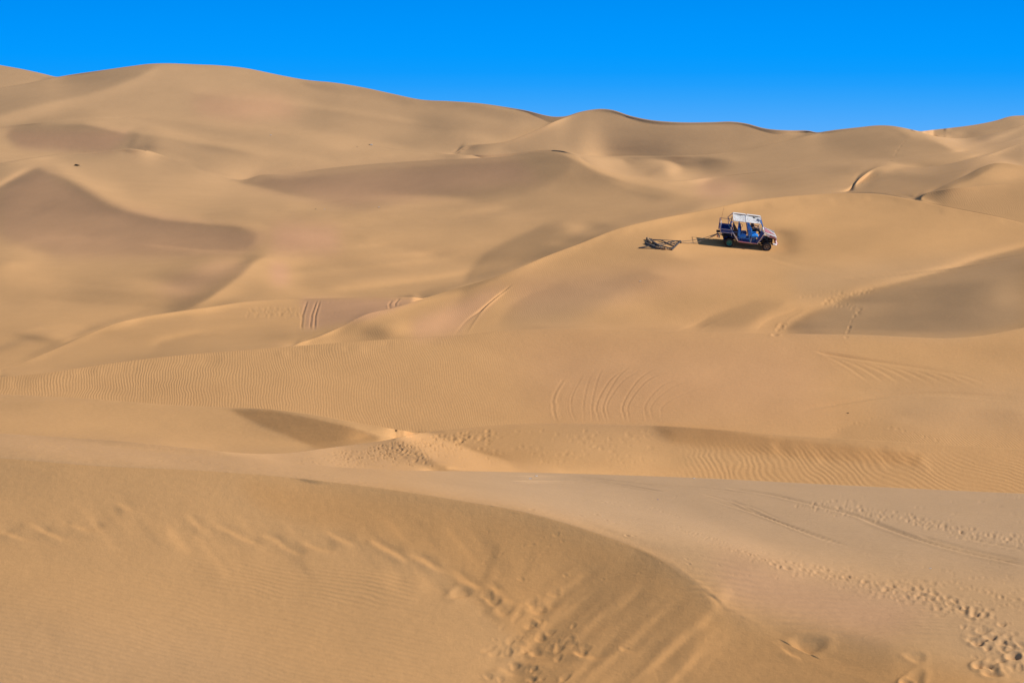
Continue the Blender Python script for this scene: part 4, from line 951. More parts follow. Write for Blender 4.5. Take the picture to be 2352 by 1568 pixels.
# ---------------------------------------------------------------- materials for the things
def mat(name, c, rough=.5, metal=0., dirt=.0, dcol=(.42, .27, .14), scale=6., bump=0.):
    n = NT(name, rough); n.bsdf.inputs['Metallic'].default_value = metal
    tc_ = n.node('ShaderNodeTexCoord').outputs['Object']
    f = n.noise(tc_, scale, 5, .65)
    g = n.math('MULTIPLY_ADD', f, .35); n.n[-1].inputs[2].default_value = .82
    h = n.node('ShaderNodeHueSaturation'); h.inputs['Color'].default_value = (*c, 1); n.l.new(g, h.inputs['Value'])
    out = h.outputs[0]
    if dirt:
        m_ = n.node('ShaderNodeMapRange'); m_.inputs['From Min'].default_value = .62 - dirt * .4; m_.inputs['From Max'].default_value = .72
        n.l.new(n.noise(tc_, scale * 1.7, 6, .7), m_.inputs[0]); out = n.mix(n.math('MULTIPLY', m_.outputs[0], min(1, dirt * 1.4)), out, dcol)
    n.l.new(out, n.bsdf.inputs['Base Color'])
    if bump:
        b = n.node('ShaderNodeBump'); b.inputs['Strength'].default_value = .6; b.inputs['Distance'].default_value = bump; n.l.new(f, b.inputs['Height']); n.l.new(b.outputs[0], n.bsdf.inputs['Normal'])
    return n.m
M = dict(
    blue=mat('blue_paint', (.02, .21, .62), .4, dirt=.25), dblue=mat('dark_blue_paint', (.008, .05, .24), .5, dirt=.15), white=mat('white_paint', (.84, .82, .79), .45, dirt=.12),
    pink=mat('faded_red_paint', (.78, .33, .36), .5, dirt=.1), red=mat('red_plastic', (.38, .02, .03), .35), black=mat('black_metal', (.012, .012, .014), .6, dirt=.12), tyre=mat('tyre_rubber', (.013, .015, .02), .85, dirt=.22, scale=14, bump=.01),
    green=mat('green_rim_paint', (.02, .21, .17), .5, dirt=.3), steel=mat('dusty_alloy', (.30, .26, .21), .45, .5, dirt=.3), rust=mat('weathered_steel', (.075, .07, .07), .7, .2, dirt=.3, scale=10), seat=mat('blue_vinyl', (.02, .27, .80), .35, bump=.01),
    dseat=mat('navy_vinyl', (.008, .035, .20), .5), skin=mat('skin', (.30, .15, .085), .6), shirt=mat('dark_shirt', (.022, .014, .012), .9, bump=.01), trouser=mat('dark_trousers', (.016, .014, .018), .9, bump=.01),
    hair=mat('black_hair', (.01, .008, .007), .8), orange=mat('orange_red_cloth', (.55, .06, .02), .8), rope=mat('grey_rope', (.26, .21, .16), .9, scale=40), sack=mat('sandy_sacking', (.36, .22, .11), .95, scale=14, bump=.02), glove=mat('white_cloth', (.75, .73, .70), .9),
    litter=mat('white_plastic', (.8, .79, .76), .5), dark=mat('dark_scrap', (.03, .025, .022), .8), bluelit=mat('blue_plastic', (.03, .12, .5), .5), chrome=mat('grey_metal', (.45, .45, .45), .35, .8))
# cracked white tarpaulin
tn = NT('cracked_tarpaulin', .7); o_ = tn.node('ShaderNodeTexCoord').outputs['Object']
mp = tn.node('ShaderNodeMapping'); mp.inputs['Scale'].default_value = (1.0, 1.6, 1); tn.l.new(o_, mp.inputs[0])
wn = tn.node('ShaderNodeVectorMath', operation='ADD'); ns = tn.node('ShaderNodeTexNoise'); ns.inputs['Scale'].default_value = 2.5; tn.l.new(mp.outputs[0], ns.inputs['Vector']); sc = tn.node('ShaderNodeVectorMath', operation='SCALE'); sc.inputs['Scale'].default_value = .5; tn.l.new(ns.outputs['Color'], sc.inputs[0]); tn.l.new(mp.outputs[0], wn.inputs[0]); tn.l.new(sc.outputs[0], wn.inputs[1])
vo = tn.node('ShaderNodeTexVoronoi', feature='DISTANCE_TO_EDGE'); vo.inputs['Scale'].default_value = 3.2; tn.l.new(wn.outputs[0], vo.inputs['Vector'])
mr_ = tn.node('ShaderNodeMapRange'); mr_.inputs['From Min'].default_value = .0; mr_.inputs['From Max'].default_value = .016; tn.l.new(vo.outputs[0], mr_.inputs[0])
msk = tn.math('GREATER_THAN', tn.noise(o_, 3.0, 2), .47)
inv = tn.math('MULTIPLY', tn.math('SUBTRACT', 1.0, mr_.outputs[0]), msk)
tn.l.new(tn.mix(inv, tn.mix(tn.noise(o_, 4, 4), (.97, .96, .94), (.92, .91, .87)), (.42, .36, .28)), tn.bsdf.inputs['Base Color'])
bb = tn.node('ShaderNodeBump'); bb.inputs['Distance'].default_value = .006; bb.inputs['Strength'].default_value = .5; tn.l.new(tn.noise(o_, 5, 4), bb.inputs['Height']); tn.l.new(bb.outputs[0], tn.bsdf.inputs['Normal'])
M['tarp'] = tn.m

# ---------------------------------------------------------------- mesh helpers
class MB:
    def __init__(s): s.bm = bmesh.new()
    def tube(s, pts, r, n=8, caps=True):
        pts = [Vector(p) for p in pts]; rs_ = r if isinstance(r, (list, tuple)) else [r] * len(pts); rings = []
        up = Vector((0, 0, 1))
        for i, p in enumerate(pts):
            d = (pts[min(i + 1, len(pts) - 1)] - pts[max(i - 1, 0)]).normalized()
            if abs(d.dot(up)) > .95: a = d.cross(Vector((0, 1, 0))).normalized()
            else: a = d.cross(up).normalized()
            b = d.cross(a)
            rings.append([s.bm.verts.new(p + (a * math.cos(2*math.pi*k/n) + b * math.sin(2*math.pi*k/n)) * rs_[i]) for k in range(n)])
        for A, B in zip(rings[:-1], rings[1:]):
            for k in range(n): f = s.bm.faces.new((A[k], A[(k+1) % n], B[(k+1) % n], B[k])); f.smooth = True
        if caps: s.bm.faces.new(rings[0][::-1]); s.bm.faces.new(rings[-1])
        return s
    def box(s, c, d, rot=None, bev=0.):
        m_ = Matrix.Translation(c) @ (rot.to_4x4() if rot else Matrix()) @ Matrix.Diagonal((*d, 1))
        r = bmesh.ops.create_cube(s.bm, size=1, matrix=m_)
        if bev: bmesh.ops.bevel(s.bm, geom=list({e for v in r['verts'] for e in v.link_edges}), offset=bev, segments=2, affect='EDGES', profile=.6)
        return s
    def plate(s, pts, off):
        """closed slab: outline pts pushed along off"""
        off = Vector(off); a = [s.bm.verts.new(Vector(p)) for p in pts]; b = [s.bm.verts.new(Vector(p) + off) for p in pts]; n = len(a)
        s.bm.faces.new(a[::-1]); s.bm.faces.new(b)
        for k in range(n): s.bm.faces.new((a[k], a[(k+1) % n], b[(k+1) % n], b[k]))
        return s
    def lathe(s, prof, c, n=32, axis='Y', seg=(0, 1)):
        rings = []
        for k in range(n):
            t = 2 * math.pi * k / n
            rings.append([s.bm.verts.new(Vector(c) + Vector((r * math.cos(t), h, r * math.sin(t)))) for r, h in prof])
        for k in range(n):
            A, B = rings[k], rings[(k+1) % n]
            for j in range(len(prof) - 1): f = s.bm.faces.new((A[j], B[j], B[j+1], A[j+1])); f.smooth = True
        return s
    def grid(s, P, thick=None):
        """sheet through a grid of points"""
        V_ = [[s.bm.verts.new(Vector(p)) for p in row] for row in P]
        for i in range(len(V_) - 1):
            for j in range(len(V_[0]) - 1): f = s.bm.faces.new((V_[i][j], V_[i][j+1], V_[i+1][j+1], V_[i+1][j])); f.smooth = True
        if thick: bmesh.ops.solidify(s.bm, geom=list(s.bm.faces), thickness=thick)
        return s
    def cushion(s, c, d, rot=None, n=2):
        m_ = Matrix.Translation(c) @ (rot.to_4x4() if rot else Matrix()) @ Matrix.Diagonal((*d, 1))
        r = bmesh.ops.create_cube(s.bm, size=1, matrix=m_); es = list({e for v in r['verts'] for e in v.link_edges})
        bmesh.ops.bevel(s.bm, geom=es, offset=min(d) * .36, segments=4, affect='EDGES', profile=.5)
        return s
    def build(s, name, m_, parent=None, smooth=False):
        bmesh.ops.recalc_face_normals(s.bm, faces=list(s.bm.faces))
        me_ = bpy.data.meshes.new(name); s.bm.to_mesh(me_); s.bm.free(); me_.materials.append(m_)
        if smooth:
            for p in me_.polygons: p.use_smooth = True
        o = bpy.data.objects.new(name, me_); col.objects.link(o)
        if parent: o.parent = parent
        return o
def arc(pts, n=10): 
    k = np.arange(len(pts)); t = np.linspace(0, len(pts) - 1, n)
    c_ = [smooth_interp(t, list(zip(k, [p[a] for p in pts]))) for a in range(3)]
    return [Vector(p) for p in zip(*c_)]

# ---------------------------------------------------------------- the sand buggy
def Z2(x, y): return ((2800 + x / 6.72) * .57422, (820 + y / 6.72) * .57422)
nv_ = Vector((-CAR_P, -CAR_Q, 1)).normalized()
def plane_pt(u, v):
    a, m = AM(u, v); d = Vector((a, 1, -m)); a_, m_ = AM(*CAR_UV); return d * (nv_.dot(CAR_Y * Vector((a_, 1, -m_))) / nv_.dot(d))
Pr, Pf = plane_pt(*Z2(785, 1130)), plane_pt(*Z2(1800, 1240))
Pu = plane_pt(1712, 550)
ex = (Pf - Pr).normalized(); ez = ex.cross((Pu - Pr) - ex * ex.dot(Pu - Pr)).normalized()
if ez.z < 0: ez = -ez
ey = ez.cross(ex)
viewd = (Pr).normalized(); ang_el = math.asin(max(-1, min(1, -viewd.dot(ez))))
print('buggy frame', ex, ey, ez, 'view elevation', math.degrees(ang_el), 'wheelbase', (Pf - Pr).length)
F = Matrix((ex, ey, ez)).transposed().to_4x4(); F.translation = Pr
SC = FP * .0 + 1.0
_cam_r = Vector((1, 0, 0)); up_c = Vector((0, math.sin(PITCH), math.cos(PITCH)))
ppm = FP / Pr.length / .57422 * 6.72          # sheet units per metre at the buggy
def S(x, y, Y=0.):
    """point of the buggy seen at sheet position (x, y), at sideways distance Y from its near side"""
    a = (x - 785) / ppm; b = -(y - 1130) / ppm
    # solve X, Z with the sideways part known
    rx, ux = ex.dot(_cam_r), ex.dot(up_c); ry, uy = ey.dot(_cam_r), ey.dot(up_c); rz, uz = ez.dot(_cam_r), ez.dot(up_c)
    a -= Y * ry; b -= Y * uy; det = rx * uz - rz * ux
    return Vector(((a * uz - rz * b) / det, Y, (rx * b - a * ux) / det))
car = bpy.data.objects.new('sand_buggy', None); col.objects.link(car); car.matrix_world = F
tag(car, 'open blue-framed sand buggy with torn white roof and white nose with faded red triangle', 'buggy')
W = 1.34
def wheel(cx, cz, Yc, r, kind, sgn, wd=.24):
    """tyre with tread blocks, rim facing the side sgn"""
    t = MB(); h = wd / 2
    t.lathe([(r*.60, -h*.85), (r*.66, -h), (r*.86, -h*1.02), (r*.96, -h*.86), (r*.985, -h*.5), (r*.985, h*.5), (r*.96, h*.86), (r*.86, h*1.02), (r*.66, h), (r*.60, h*.85), (r*.60, -h*.85)], (cx, Yc, cz), 40)
    for k in range(26):
        a_ = 2 * math.pi * k / 26
        for s_ in (-1, 1):
            R_ = Matrix.Rotation(-(a_ + .06 * s_), 3, 'Y'); t.box(Vector((cx, Yc + s_ * h * .5, cz)) + R_ @ Vector((r * .985, 0, 0)), (.022, h * .8, r * .13), R_)
    w_ = t.build('wheel', M['tyre'], car)
    q = MB(); f_ = sgn * h
    q.lathe([(r*.60, -sgn*h*.8), (r*.57, 0), (r*.56, f_*.7), (r*.62, f_*.92), (r*.55, f_*.95), (r*.50, f_*.6), (r*.46, f_*.25), (r*.44, f_*.1)], (cx, Yc, cz), 32)
    if kind == 'dish': q.lathe([(r*.45, f_*.1), (r*.30, f_*.18), (r*.2, f_*.4), (r*.12, f_*.45), (.001, f_*.45)], (cx, Yc, cz), 24)
    else:
        for k in range(5):
            a_ = 2 * math.pi * k / 5 + .3; R_ = Matrix.Rotation(-a_, 3, 'Y'); q.box(Vector((cx, Yc + f_*.62, cz)) + R_ @ Vector((r*.29, 0, 0)), (r*.44, .03, r*.13), R_, .008)
        q.lathe([(r*.17, f_*.3), (r*.16, f_*.75), (.001, f_*.8)], (cx, Yc, cz), 16)
    q.build('rim', M['green'] if kind == 'dish' else M['steel'], w_)
    if kind != 'dish': MB().lathe([(r*.50, f_*.15), (.002, f_*.15)], (cx, Yc, cz), 24).build('brake_disc', M['black'], w_)
    return w_
cr_, cf_ = S(785, 1005, -.02), S(1792, 1118, -.02)
RR_ = .288
wheel(cr_.x, RR_ - .012, .10, RR_, 'dish', -1); wheel(cr_.x, RR_ - .012, W - .04, RR_, 'dish', 1)
wheel(cf_.x, RR_ - .015, .08, RR_ * .98, 'spoke', -1, .2); wheel(cf_.x, RR_ - .015, W - .02, RR_ * .98, 'spoke', 1, .2)
XR, XF = cr_.x, cf_.x
zs_ = S(1020, 975, .0).z                          # sill height
# chassis and floor
c_ = MB()
for y_ in (.28, W - .28): c_.tube([(XR - .35, y_, .42), (XR + .5, y_, .34), (XF - .35, y_, .34), (XF + .45, y_, .42)], .035)
for x_ in (XR - .3, XR + .45, XF - .5, XF + .35): c_.tube([(x_, .2, .38), (x_, W - .2, .38)], .028)
c_.tube([(XR, .15, RR_), (XR, W - .1, RR_)], .05); c_.tube([(XF, .15, RR_), (XF, W - .1, RR_)], .035)
c_.tube([(XR + .1, W / 2, .33), (XF - .1, W / 2, .33)], .04); c_.box((XR, W / 2, .30), (.24, .26, .2), None, .04)
for y_ in (.18, W - .16):
    for x_ in (XR, XF): c_.tube([(x_, y_, RR_), (x_ + .03, y_ + (.08 if y_ < .5 else -.08), .62)], .035); 
c_.build('chassis', M['black'], car)
xa, xb = S(1020, 975).x, S(1535, 1040).x
MB().box(((xa + xb) / 2, W / 2, zs_ + .015), (xb - xa, W - .1, .03)).build('floor_pan', M['dblue'], car)
MB().tube([S(1012, 968, .02), S(1300, 1012, .02), S(1540, 1045, .02)], .022).box(S(1180, 1002, .03), (.7, .02, .05)).build('sill', M['pink'], car)
MB().tube([(xa, W, zs_), (xb, W, zs_)], .024).build('sill', M['white'], car)
# tube frame, near side upper (blue) and lower (white)
for pts_, r__ in (([S(870, 452, .02), S(750, 548, .0), S(866, 735, .0)], .028), ([S(1255, 472, .02), S(1338, 1012, .02)], .036), ([S(1597, 428, .02), S(1668, 602, .02)], .034)): MB().tube(pts_, r__).build('roll_bar', M['blue'], car)
MB().tube([S(866, 735, .0), S(1018, 978, .0)], .030).build('lower_frame', M['white'], car); MB().tube([S(1668, 602, .02), S(1725, 770, .02), S(1532, 1046, .02)], .031).build('lower_frame', M['white'], car)
MB().box(S(1362, 960, .05), (.03, .04, .30)).build('door_post', M['white'], car); MB().box(S(1722, 806, -.02), (.11, .07, .06), None, .02).build('side_marker', M['white'], car)
b = MB(); fr = S(912, 205, W); b.tube([fr, S(778, 312, W), S(850, 450, W)], .026); b.tube([S(850, 450, W), S(1000, 880, W), (xa, W, zs_)], .024)
b.tube([S(1648, 305, W), S(1728, 565, W)], .028); p = S(1255, 472, .02); b.tube([(p.x, W - .02, p.z), (S(1338, 1012).x, W - .02, zs_)], .03)
b.tube([S(1728, 565, W), (xb + .32, W, zs_ + .42), (xb, W, zs_)], .026)
for pn, pf in ((S(750, 548, 0), S(778, 312, W)), (S(1668, 602, .02), S(1728, 565, W)), (S(866, 735, 0), S(850, 450, W))): b.tube([pn, pf], .02)
b.build('roll_bar', M['dblue'], car)
b = MB(); b.tube(arc([S(866, 738, 0), S(1000, 738, -.02), S(1100, 738, -.02), S(1142, 765, -.02), S(1146, 800, -.02)], 12), .013); b.tube([S(1138, 815, -.01), S(1022, 955, 0)], .013)
b.build('side_rail', M['blue'], car)
b = MB(); b.tube(arc([S(1312, 765, 0), S(1430, 798, -.02), S(1482, 838, -.02), S(1494, 880, -.02), S(1470, 920, -.01), S(1395, 955, .02)], 16), .014)
b.build('side_rail', M['blue'], car)
b = MB(); b.tube(arc([S(1730, 652, .1), S(1640, 632, .05), S(1612, 640, .05), S(1612, 690, .05), S(1700, 745, .02)], 14), .014); b.build('dash_frame', mat('light_blue_paint', (.10, .38, .65), .4), car)
# roof
def roofpt(s, t):
    """s along, t across from near (0) to far (1)"""
    A0, A1, B0, B1 = S(882, 440, .0), S(1612, 516, .0), S(912, 205, W), S(1645, 292, W)
    return (A0.lerp(A1, s)).lerp(B0.lerp(B1, s), t)
g = []
for i in range(25):
    s_ = i / 24; row = []
    sag = -.035 * math.sin(math.pi * min(1, (s_ % .5) * 2)) ** 2; edge_ = .90 - .05 * math.sin(math.pi * ((s_ * 2) % 1)) - (.0 if s_ < .5 else .015)
    for j in range(13):
        t_ = j / 12 * edge_; p = roofpt(s_, t_); row.append((p.x + .006 * math.sin(j * 2.2), p.y, p.z + sag * math.sin(math.pi * t_) + .006 * math.sin(i * 1.7 + j) + .004 * rs.uniform(-1, 1)))
    g.append(row)
MB().grid(g, .012).build('roof_tarpaulin', M['tarp'], car)
b = MB(); b.tube([roofpt(0, 1), roofpt(1, 1)], .022); b.tube([roofpt(0, -.005), roofpt(1, -.005)], .018); b.tube([roofpt(0, 0), roofpt(0, 1)], .022); b.tube([roofpt(1, 0), roofpt(1, 1)], .022)
q1, q2, q3, q4 = roofpt(0, .93), roofpt(.44, .93), roofpt(.44, 1.01), roofpt(0, 1.01); b.plate([q1 + Vector((0, 0, .02)), q2 + Vector((0, 0, .02)), q3 + Vector((0, 0, .03)), q4 + Vector((0, 0, .03))], (0, 0, .012))
q1, q2, q3, q4 = roofpt(.5, .92), roofpt(1, .93), roofpt(1, 1.01), roofpt(.5, 1.01); b.plate([q1 + Vector((0, 0, .02)), q2 + Vector((0, 0, .02)), q3 + Vector((0, 0, .03)), q4 + Vector((0, 0, .03))], (0, 0, .012))
b.tube([roofpt(.46, .0) + Vector((0, 0, .015)), roofpt(.47, .5) + Vector((0, 0, -.0)), roofpt(.45, 1) + Vector((0, 0, .02))], .02)
b.build('roof_frame', M['white'], car)
b = MB(); b.grid([[roofpt(s_, .70) + Vector((0, 0, -.03)), roofpt(s_, .99) + Vector((0, 0, -.03))] for s_ in (0.03, .3, .6, .97)], .01).build('roof_gap_shade', M['black'], car)  # black sheet added as the shade seen through the roof gap
b = MB(); k_ = [(1545, 400), (1562, 372), (1580, 365), (1572, 398), (1600, 420), (1590, 470), (1572, 468), (1560, 440), (1540, 430)]
def on_roof(x, y):
    best = min(((roofpt(i / 40, j / 40), (i, j)) for i in range(41) for j in range(41)), key=lambda q: (ppx(q[0])[0] - x) ** 2 + (ppx(q[0])[1] - y) ** 2)
    return best[0]
def ppx(p):
    w_ = ex * p.x + ey * p.y + ez * p.z; return 785 + w_.dot(_cam_r) * ppm, 1130 - w_.dot(up_c) * ppm
b.plate([on_roof(x, y) + Vector((0, 0, .022)) for x, y in k_], (0, 0, .004)); b.build('torn_patch', mat('grey_blue_lining', (.07, .09, .14), .8), car)
# nose
hA, hB, hC, hD = S(1735, 752, .04), S(2042, 872, .06), S(2047, 738, W - .1), S(1737, 578, W - .04)
def hood(s, t, dz=0.): 
    p = hA.lerp(hB, s).lerp(hD.lerp(hC, s), t); p.z += .03 * math.sin(math.pi * t) + dz; return p
MB().grid([[hood(i / 10, j / 10) for j in range(11)] for i in range(11)], .02).build('hood', M['white'], car)
tri = [hood(.02, .04, .02), hood(.93, .42, .022), hood(.02, .93, .02)]
tg = []
for i in range(9):
    a_, b_ = (.02 + .91 * i / 8), i / 8; lo_, hi_ = .08 + b_ * .22, .93 - b_ * .61
    tg.append([hood(a_, lo_ + (hi_ - lo_) * j / 6, .024) for j in range(7)])
MB().grid(tg, .003).build('hood_triangle', M['pink'], car)
zb_ = S(1995, 1040, .06).z
b = MB(); e1 = [S(1737, 756, .03), S(2044, 878, .05), S(2040, 912, .05), S(1860, 878, .04), S(1780, 838, .03)]; b.plate(e1, (0, .02, 0)); b.build('nose_side', M['white'], car)
MB().plate([(p.x, W - .06, p.z) for p in e1], (0, .02, 0)).build('nose_side', M['white'], car)
b = MB(); b.plate([hB + Vector((.0, 0, 0)), hC + Vector((0, 0, 0)), (hC.x + .02, hC.y, zb_ + .22), (hB.x + .02, hB.y, zb_ + .22)], (.02, 0, 0)); b.build('front_panel', M['white'], car)
b = MB(); b.plate([S(2018, 912, .04), S(2034, 912, .04), S(2024, 1030, .04), S(1995, 1046, .04)], (0, .04, 0)); b.plate([(hB.x - .03, .1, zb_ + .21), (hB.x - .03, W - .14, zb_ + .21), (hB.x - .02, W - .14, zb_), (hB.x - .02, .1, zb_)], (.04, 0, 0)); b.build('grille', M['red'], car)
b = MB(); b.plate([S(1875, 826, .02), S(2002, 866, .03), S(2012, 908, .03), S(1850, 864, .02)], (0, .015, 0)); l_ = b.build('side_lamp', M['red'], car)
b = MB()
for k in range(4): x = 1895 + 30 * k; b.plate([S(x, 842 + 9 * k, .012), S(x + 10, 845 + 9 * k, .012), S(x + 2, 866 + 9 * k, .012), S(x - 8, 862 + 9 * k, .012)], (0, .004, 0))
b.build('lamp_stripe', M['white'], l_)
b = MB(); bx_ = S(2045, 1050, .1).x
b.tube(arc([(bx_ - .22, .02, zb_ - .03), (bx_ - .06, .02, zb_ - .05), (bx_, .14, zb_ - .05), (bx_ + .02, W / 2, zb_ - .05), (bx_, W - .14, zb_ - .05), (bx_ - .06, W - .02, zb_ - .05)], 20), .06); b.build('front_bumper', M['white'], car)
for y_, (sx_, sy_) in ((.12, (2062, 1040)), (W - .5, (2062, 955))):
    p = S(sx_, sy_, y_); h_ = MB().lathe([(.001, 0), (.05, 0), (.068, .02), (.068, .07)], (0, 0, 0), 20)
    for v in h_.bm.verts: v.co = Vector((v.co.y * -1 + .05, v.co.x, v.co.z)) + p
    h_.build('headlight', M['pink'], car); MB().box(p + Vector((-.05, 0, 0)), (.05, .17, .15), None, .02).build('lamp_housing', M['white'], car)
b = MB(); b.box((XF + .05, W / 2, .55), (.62, .72, .22), None, .03); b.box((XF - .22, .30, .50), (.18, .16, .2), None, .02); b.tube([(XF - .3, .2, .62), (XF + .3, .22, .62)], .03); b.box((XF + .2, W / 2, .72), (.4, .5, .1), None, .03)
b.build('engine', M['black'], car)
b = MB(); b.plate([S(1640, 690, .05), S(1715, 765, .05), S(1535, 1035, .05), S(1492, 1000, .05), S(1590, 790, .05)], (0, .02, 0)); b.plate([(xb + .10, .06, zs_), (xb + .36, .06, zs_ + .45), (xb + .40, W - .1, zs_ + .45), (xb + .14, W - .1, zs_)], (.015, 0, 0)); b.build('footwell_panel', M['dblue'], car)
# rear bay
zb1 = S(700, 755, .05).z; xr0, xr1 = S(535, 800, .05).x, S(862, 700, .05).x
b = MB(); b.box(((xr0 + xr1) / 2, W / 2, zb1 - .02), (xr1 - xr0, W - .1, .03)); ht = .23
for y_ in (.06, W - .06): b.box(((xr0 + xr1) / 2, y_, zb1 + ht / 2 - .01), (xr1 - xr0, .02, ht))
b.box((xr0 + .01, W / 2, zb1 + ht / 2), (.02, W - .12, ht)); b.build('cargo_bed', M['dblue'], car)
b = MB(); zt = S(550, 520, .05).z
for y_ in (.02,):
    for zz in (S(550, 650, y_).z, S(550, 735, y_).z): b.tube([(xr0, y_, zz), (xr1, y_, zz)], .011)
    b.tube([(xr1 - .02, y_, zb1 - .15), (xr1 - .02, y_, S(850, 690, y_).z)], .012)
b.build('cargo_rail', M['white'], car)
b = MB()
for y_ in (.04, W - .04): b.tube([(xr0, y_, zt), (xr1 + .03, y_, zt)], .014); b.tube([(xr0, y_, zb1 - .2), (xr0, y_, zt)], .018)
b.tube([(xr0, .04, zt), (xr0, W - .04, zt)], .014); b.build('cargo_rail', M['dblue'], car)
b = MB(); xp = S(868, 640, .1).x; b.box((xp, .12, (S(868, 470, .12).z + S(868, 840, .12).z) / 2), (.05, .04, S(868, 470, .12).z - S(868, 840, .12).z)); b.build('rear_post', M['dblue'], car); b = MB(); b.box((xp, W - .12, (S(868, 470, .12).z + S(868, 840, .12).z) / 2), (.05, .04, S(868, 470, .12).z - S(868, 840, .12).z)); b.build('rear_post', M['dblue'], car)
MB().plate([S(888, 478, .12), S(1012, 690, .12), S(1015, 835, .12), S(960, 850, .12), S(885, 720, .12)], (0, .01, 0)).build('mesh_panel', M['black'], car)
b = MB(); b.box((XR - .02, W / 2, .55), (.75, .7, .24), None, .04); b.box((XR - .1, .28, .62), (.34, .2, .14), None, .03); b.tube([(XR - .5, .3, .62), (XR + .1, .26, .6)], .04); b.build('rear_machinery', M['black'], car)
b = MB(); pm = S(458, 705, .2)
b.tube([pm + Vector((-.05, 0, 0)), pm + Vector((.12, .0, 0)), pm + Vector((.22, .05, -.02))], [.075, .08, .05], 14); b.build('exhaust', M['black'], car)
hitch = S(468, 772, .45); b = MB(); b.tube([hitch, hitch + Vector((.12, 0, 0)), hitch + Vector((.32, .05, -.04))], [.03, .035, .03]); b.lathe([(.05, -.012), (.05, .012), (.03, .012), (.03, -.012), (.05, -.012)], hitch, 14); b.build('tow_hitch', M['black'], car)
p = S(462, 842, .02); MB().box(p + Vector((0, .04, 0)), (.06, .10, .13), None, .012).build('tail_lamp', M['red'], car)
MB().box(S(512, 868, .02) + Vector((0, .12, 0)), (.10, .26, .11), None, .015).tube([S(512, 880, .1), (S(512, 880).x, W - .1, S(512, 880, .1).z)], .03).build('rear_bumper', M['chrome'], car)
g = []
for i in range(15):
    a_ = math.radians(165 - 140 * i / 14); g.append([(XR + (RR_ + .075) * 1.12 * math.cos(a_), y_, RR_ + (RR_ + .085) * math.sin(a_)) for y_ in (-.04, .08, .22)])
MB().grid(g, .012).build('rear_fender', M['dblue'], car)
MB().grid([[(x, W + .06 - y if y else W + .06, z) for x, y, z in [(q[0], (q[1] + .04), q[2]) for q in row]] for row in g], .012).build('rear_fender', M['dblue'], car)
b = MB(); b.tube([(xr0, .03, zb1 - .18), S(550, 430, .03)], .014); b.build('antenna_mast', M['white'], car)
b = MB(); b.tube([S(550, 430, .03), S(578, 260, .03), S(610, 95, .03)], [.007, .006, .004], 6); b.build('antenna', mat('red_brown_whip', (.22, .04, .03), .6), car)
# posts, seats, wheel
b = MB(); b.box(S(1030, 640, .45), (.07, .05, .95), Matrix.Rotation(-.02, 3, 'Y')); b.build('seat_post', M['blue'], car)
b = MB(); b.tube(arc([S(885, 490, .45), S(1000, 497, .45), S(1090, 508, .45), S(1135, 530, .45), S(1145, 560, .45), S(1140, 590, .45)], 14), .013); b.build('grab_rail', M['black'], car)
def seat(x, y, zc, m_, back_h=.5, lean=.18, wd=.46):
    """bucket seat: x = back of the cushion"""
    s_ = MB(); s_.cushion((x + .21, y, zc), (.44, wd, .15), Matrix.Rotation(-.10, 3, 'Y')); s_.cushion((x + .40, y, zc + .0), (.12, wd * .96, .17), None)
    s_.cushion((x - .02 - lean * .25, y, zc + back_h / 2 + .02), (.12, wd, back_h), Matrix.Rotation(-lean, 3, 'Y'))
    for k in (-1, 1): s_.cushion((x + .02 - lean * .25, y + k * wd * .44, zc + back_h * .45), (.13, .07, back_h * .8), Matrix.Rotation(-lean, 3, 'Y'))
    return s_.build('seat', m_, car, True)
pz = S(1100, 815, .25); seat(S(1040, 800, .25).x, .30, pz.z - .03, M['seat'], .42, .05); seat(S(1075, 780, .9).x, W - .36, pz.z - .03, M['dseat'], .52, .05)
pz2 = S(1425, 825, .25); seat(S(1365, 800, .25).x, .30, pz2.z, M['seat'], .50, .18); sf = S(1345, 700, .95); seat(sf.x - .02, W - .36, pz2.z + .02, M['seat'], .55, .12)
MB().box((S(1325, 560, .95).x, W - .36, S(1325, 560, .95).z), (.10, .34, .36), Matrix.Rotation(-.1, 3, 'Y'), .04).build('headrest', M['dseat'], car)
for x0_, x1_, y_ in ((S(1060, 850, .3).x, S(1130, 850, .3).x, .3), (S(1400, 880, .3).x, S(1460, 880, .3).x, .3), (sf.x + .1, sf.x + .35, W - .36), (S(1075, 850, .9).x, S(1150, 850, .9).x, W - .36)):
    b = MB(); zt_ = pz.z - .07
    for x_ in (x0_, x1_): b.tube([(x_, y_ - .15, zs_), (x_, y_ - .15, zt_), (x_, y_ + .15, zt_), (x_, y_ + .15, zs_)], .012)
    b.tube([(x0_, y_ - .15, zt_), (x1_, y_ - .15, zt_)], .012); b.build('seat_frame', M['white'], car)
YD = W - .36; sw = S(1580, 592, YD)
b = MB(); Rw = Matrix.Rotation(math.radians(-62), 3, 'Y'); ring = [sw + Rw @ Vector((.175 * math.cos(t), .175 * math.sin(t), 0)) for t in np.linspace(0, 2 * math.pi, 29)]
b.tube(ring, .014, 8, False)
for t in (0, 2.1, 4.2): b.tube([sw, sw + Rw @ Vector((.17 * math.cos(t), .17 * math.sin(t), 0))], .01)
b.tube([sw, sw + Rw @ Vector((0, 0, -.42)) if (Rw @ Vector((0, 0, -.42))).x > 0 else sw + Rw @ Vector((0, 0, .42))], .018); b.build('steering_wheel', M['chrome'], car)

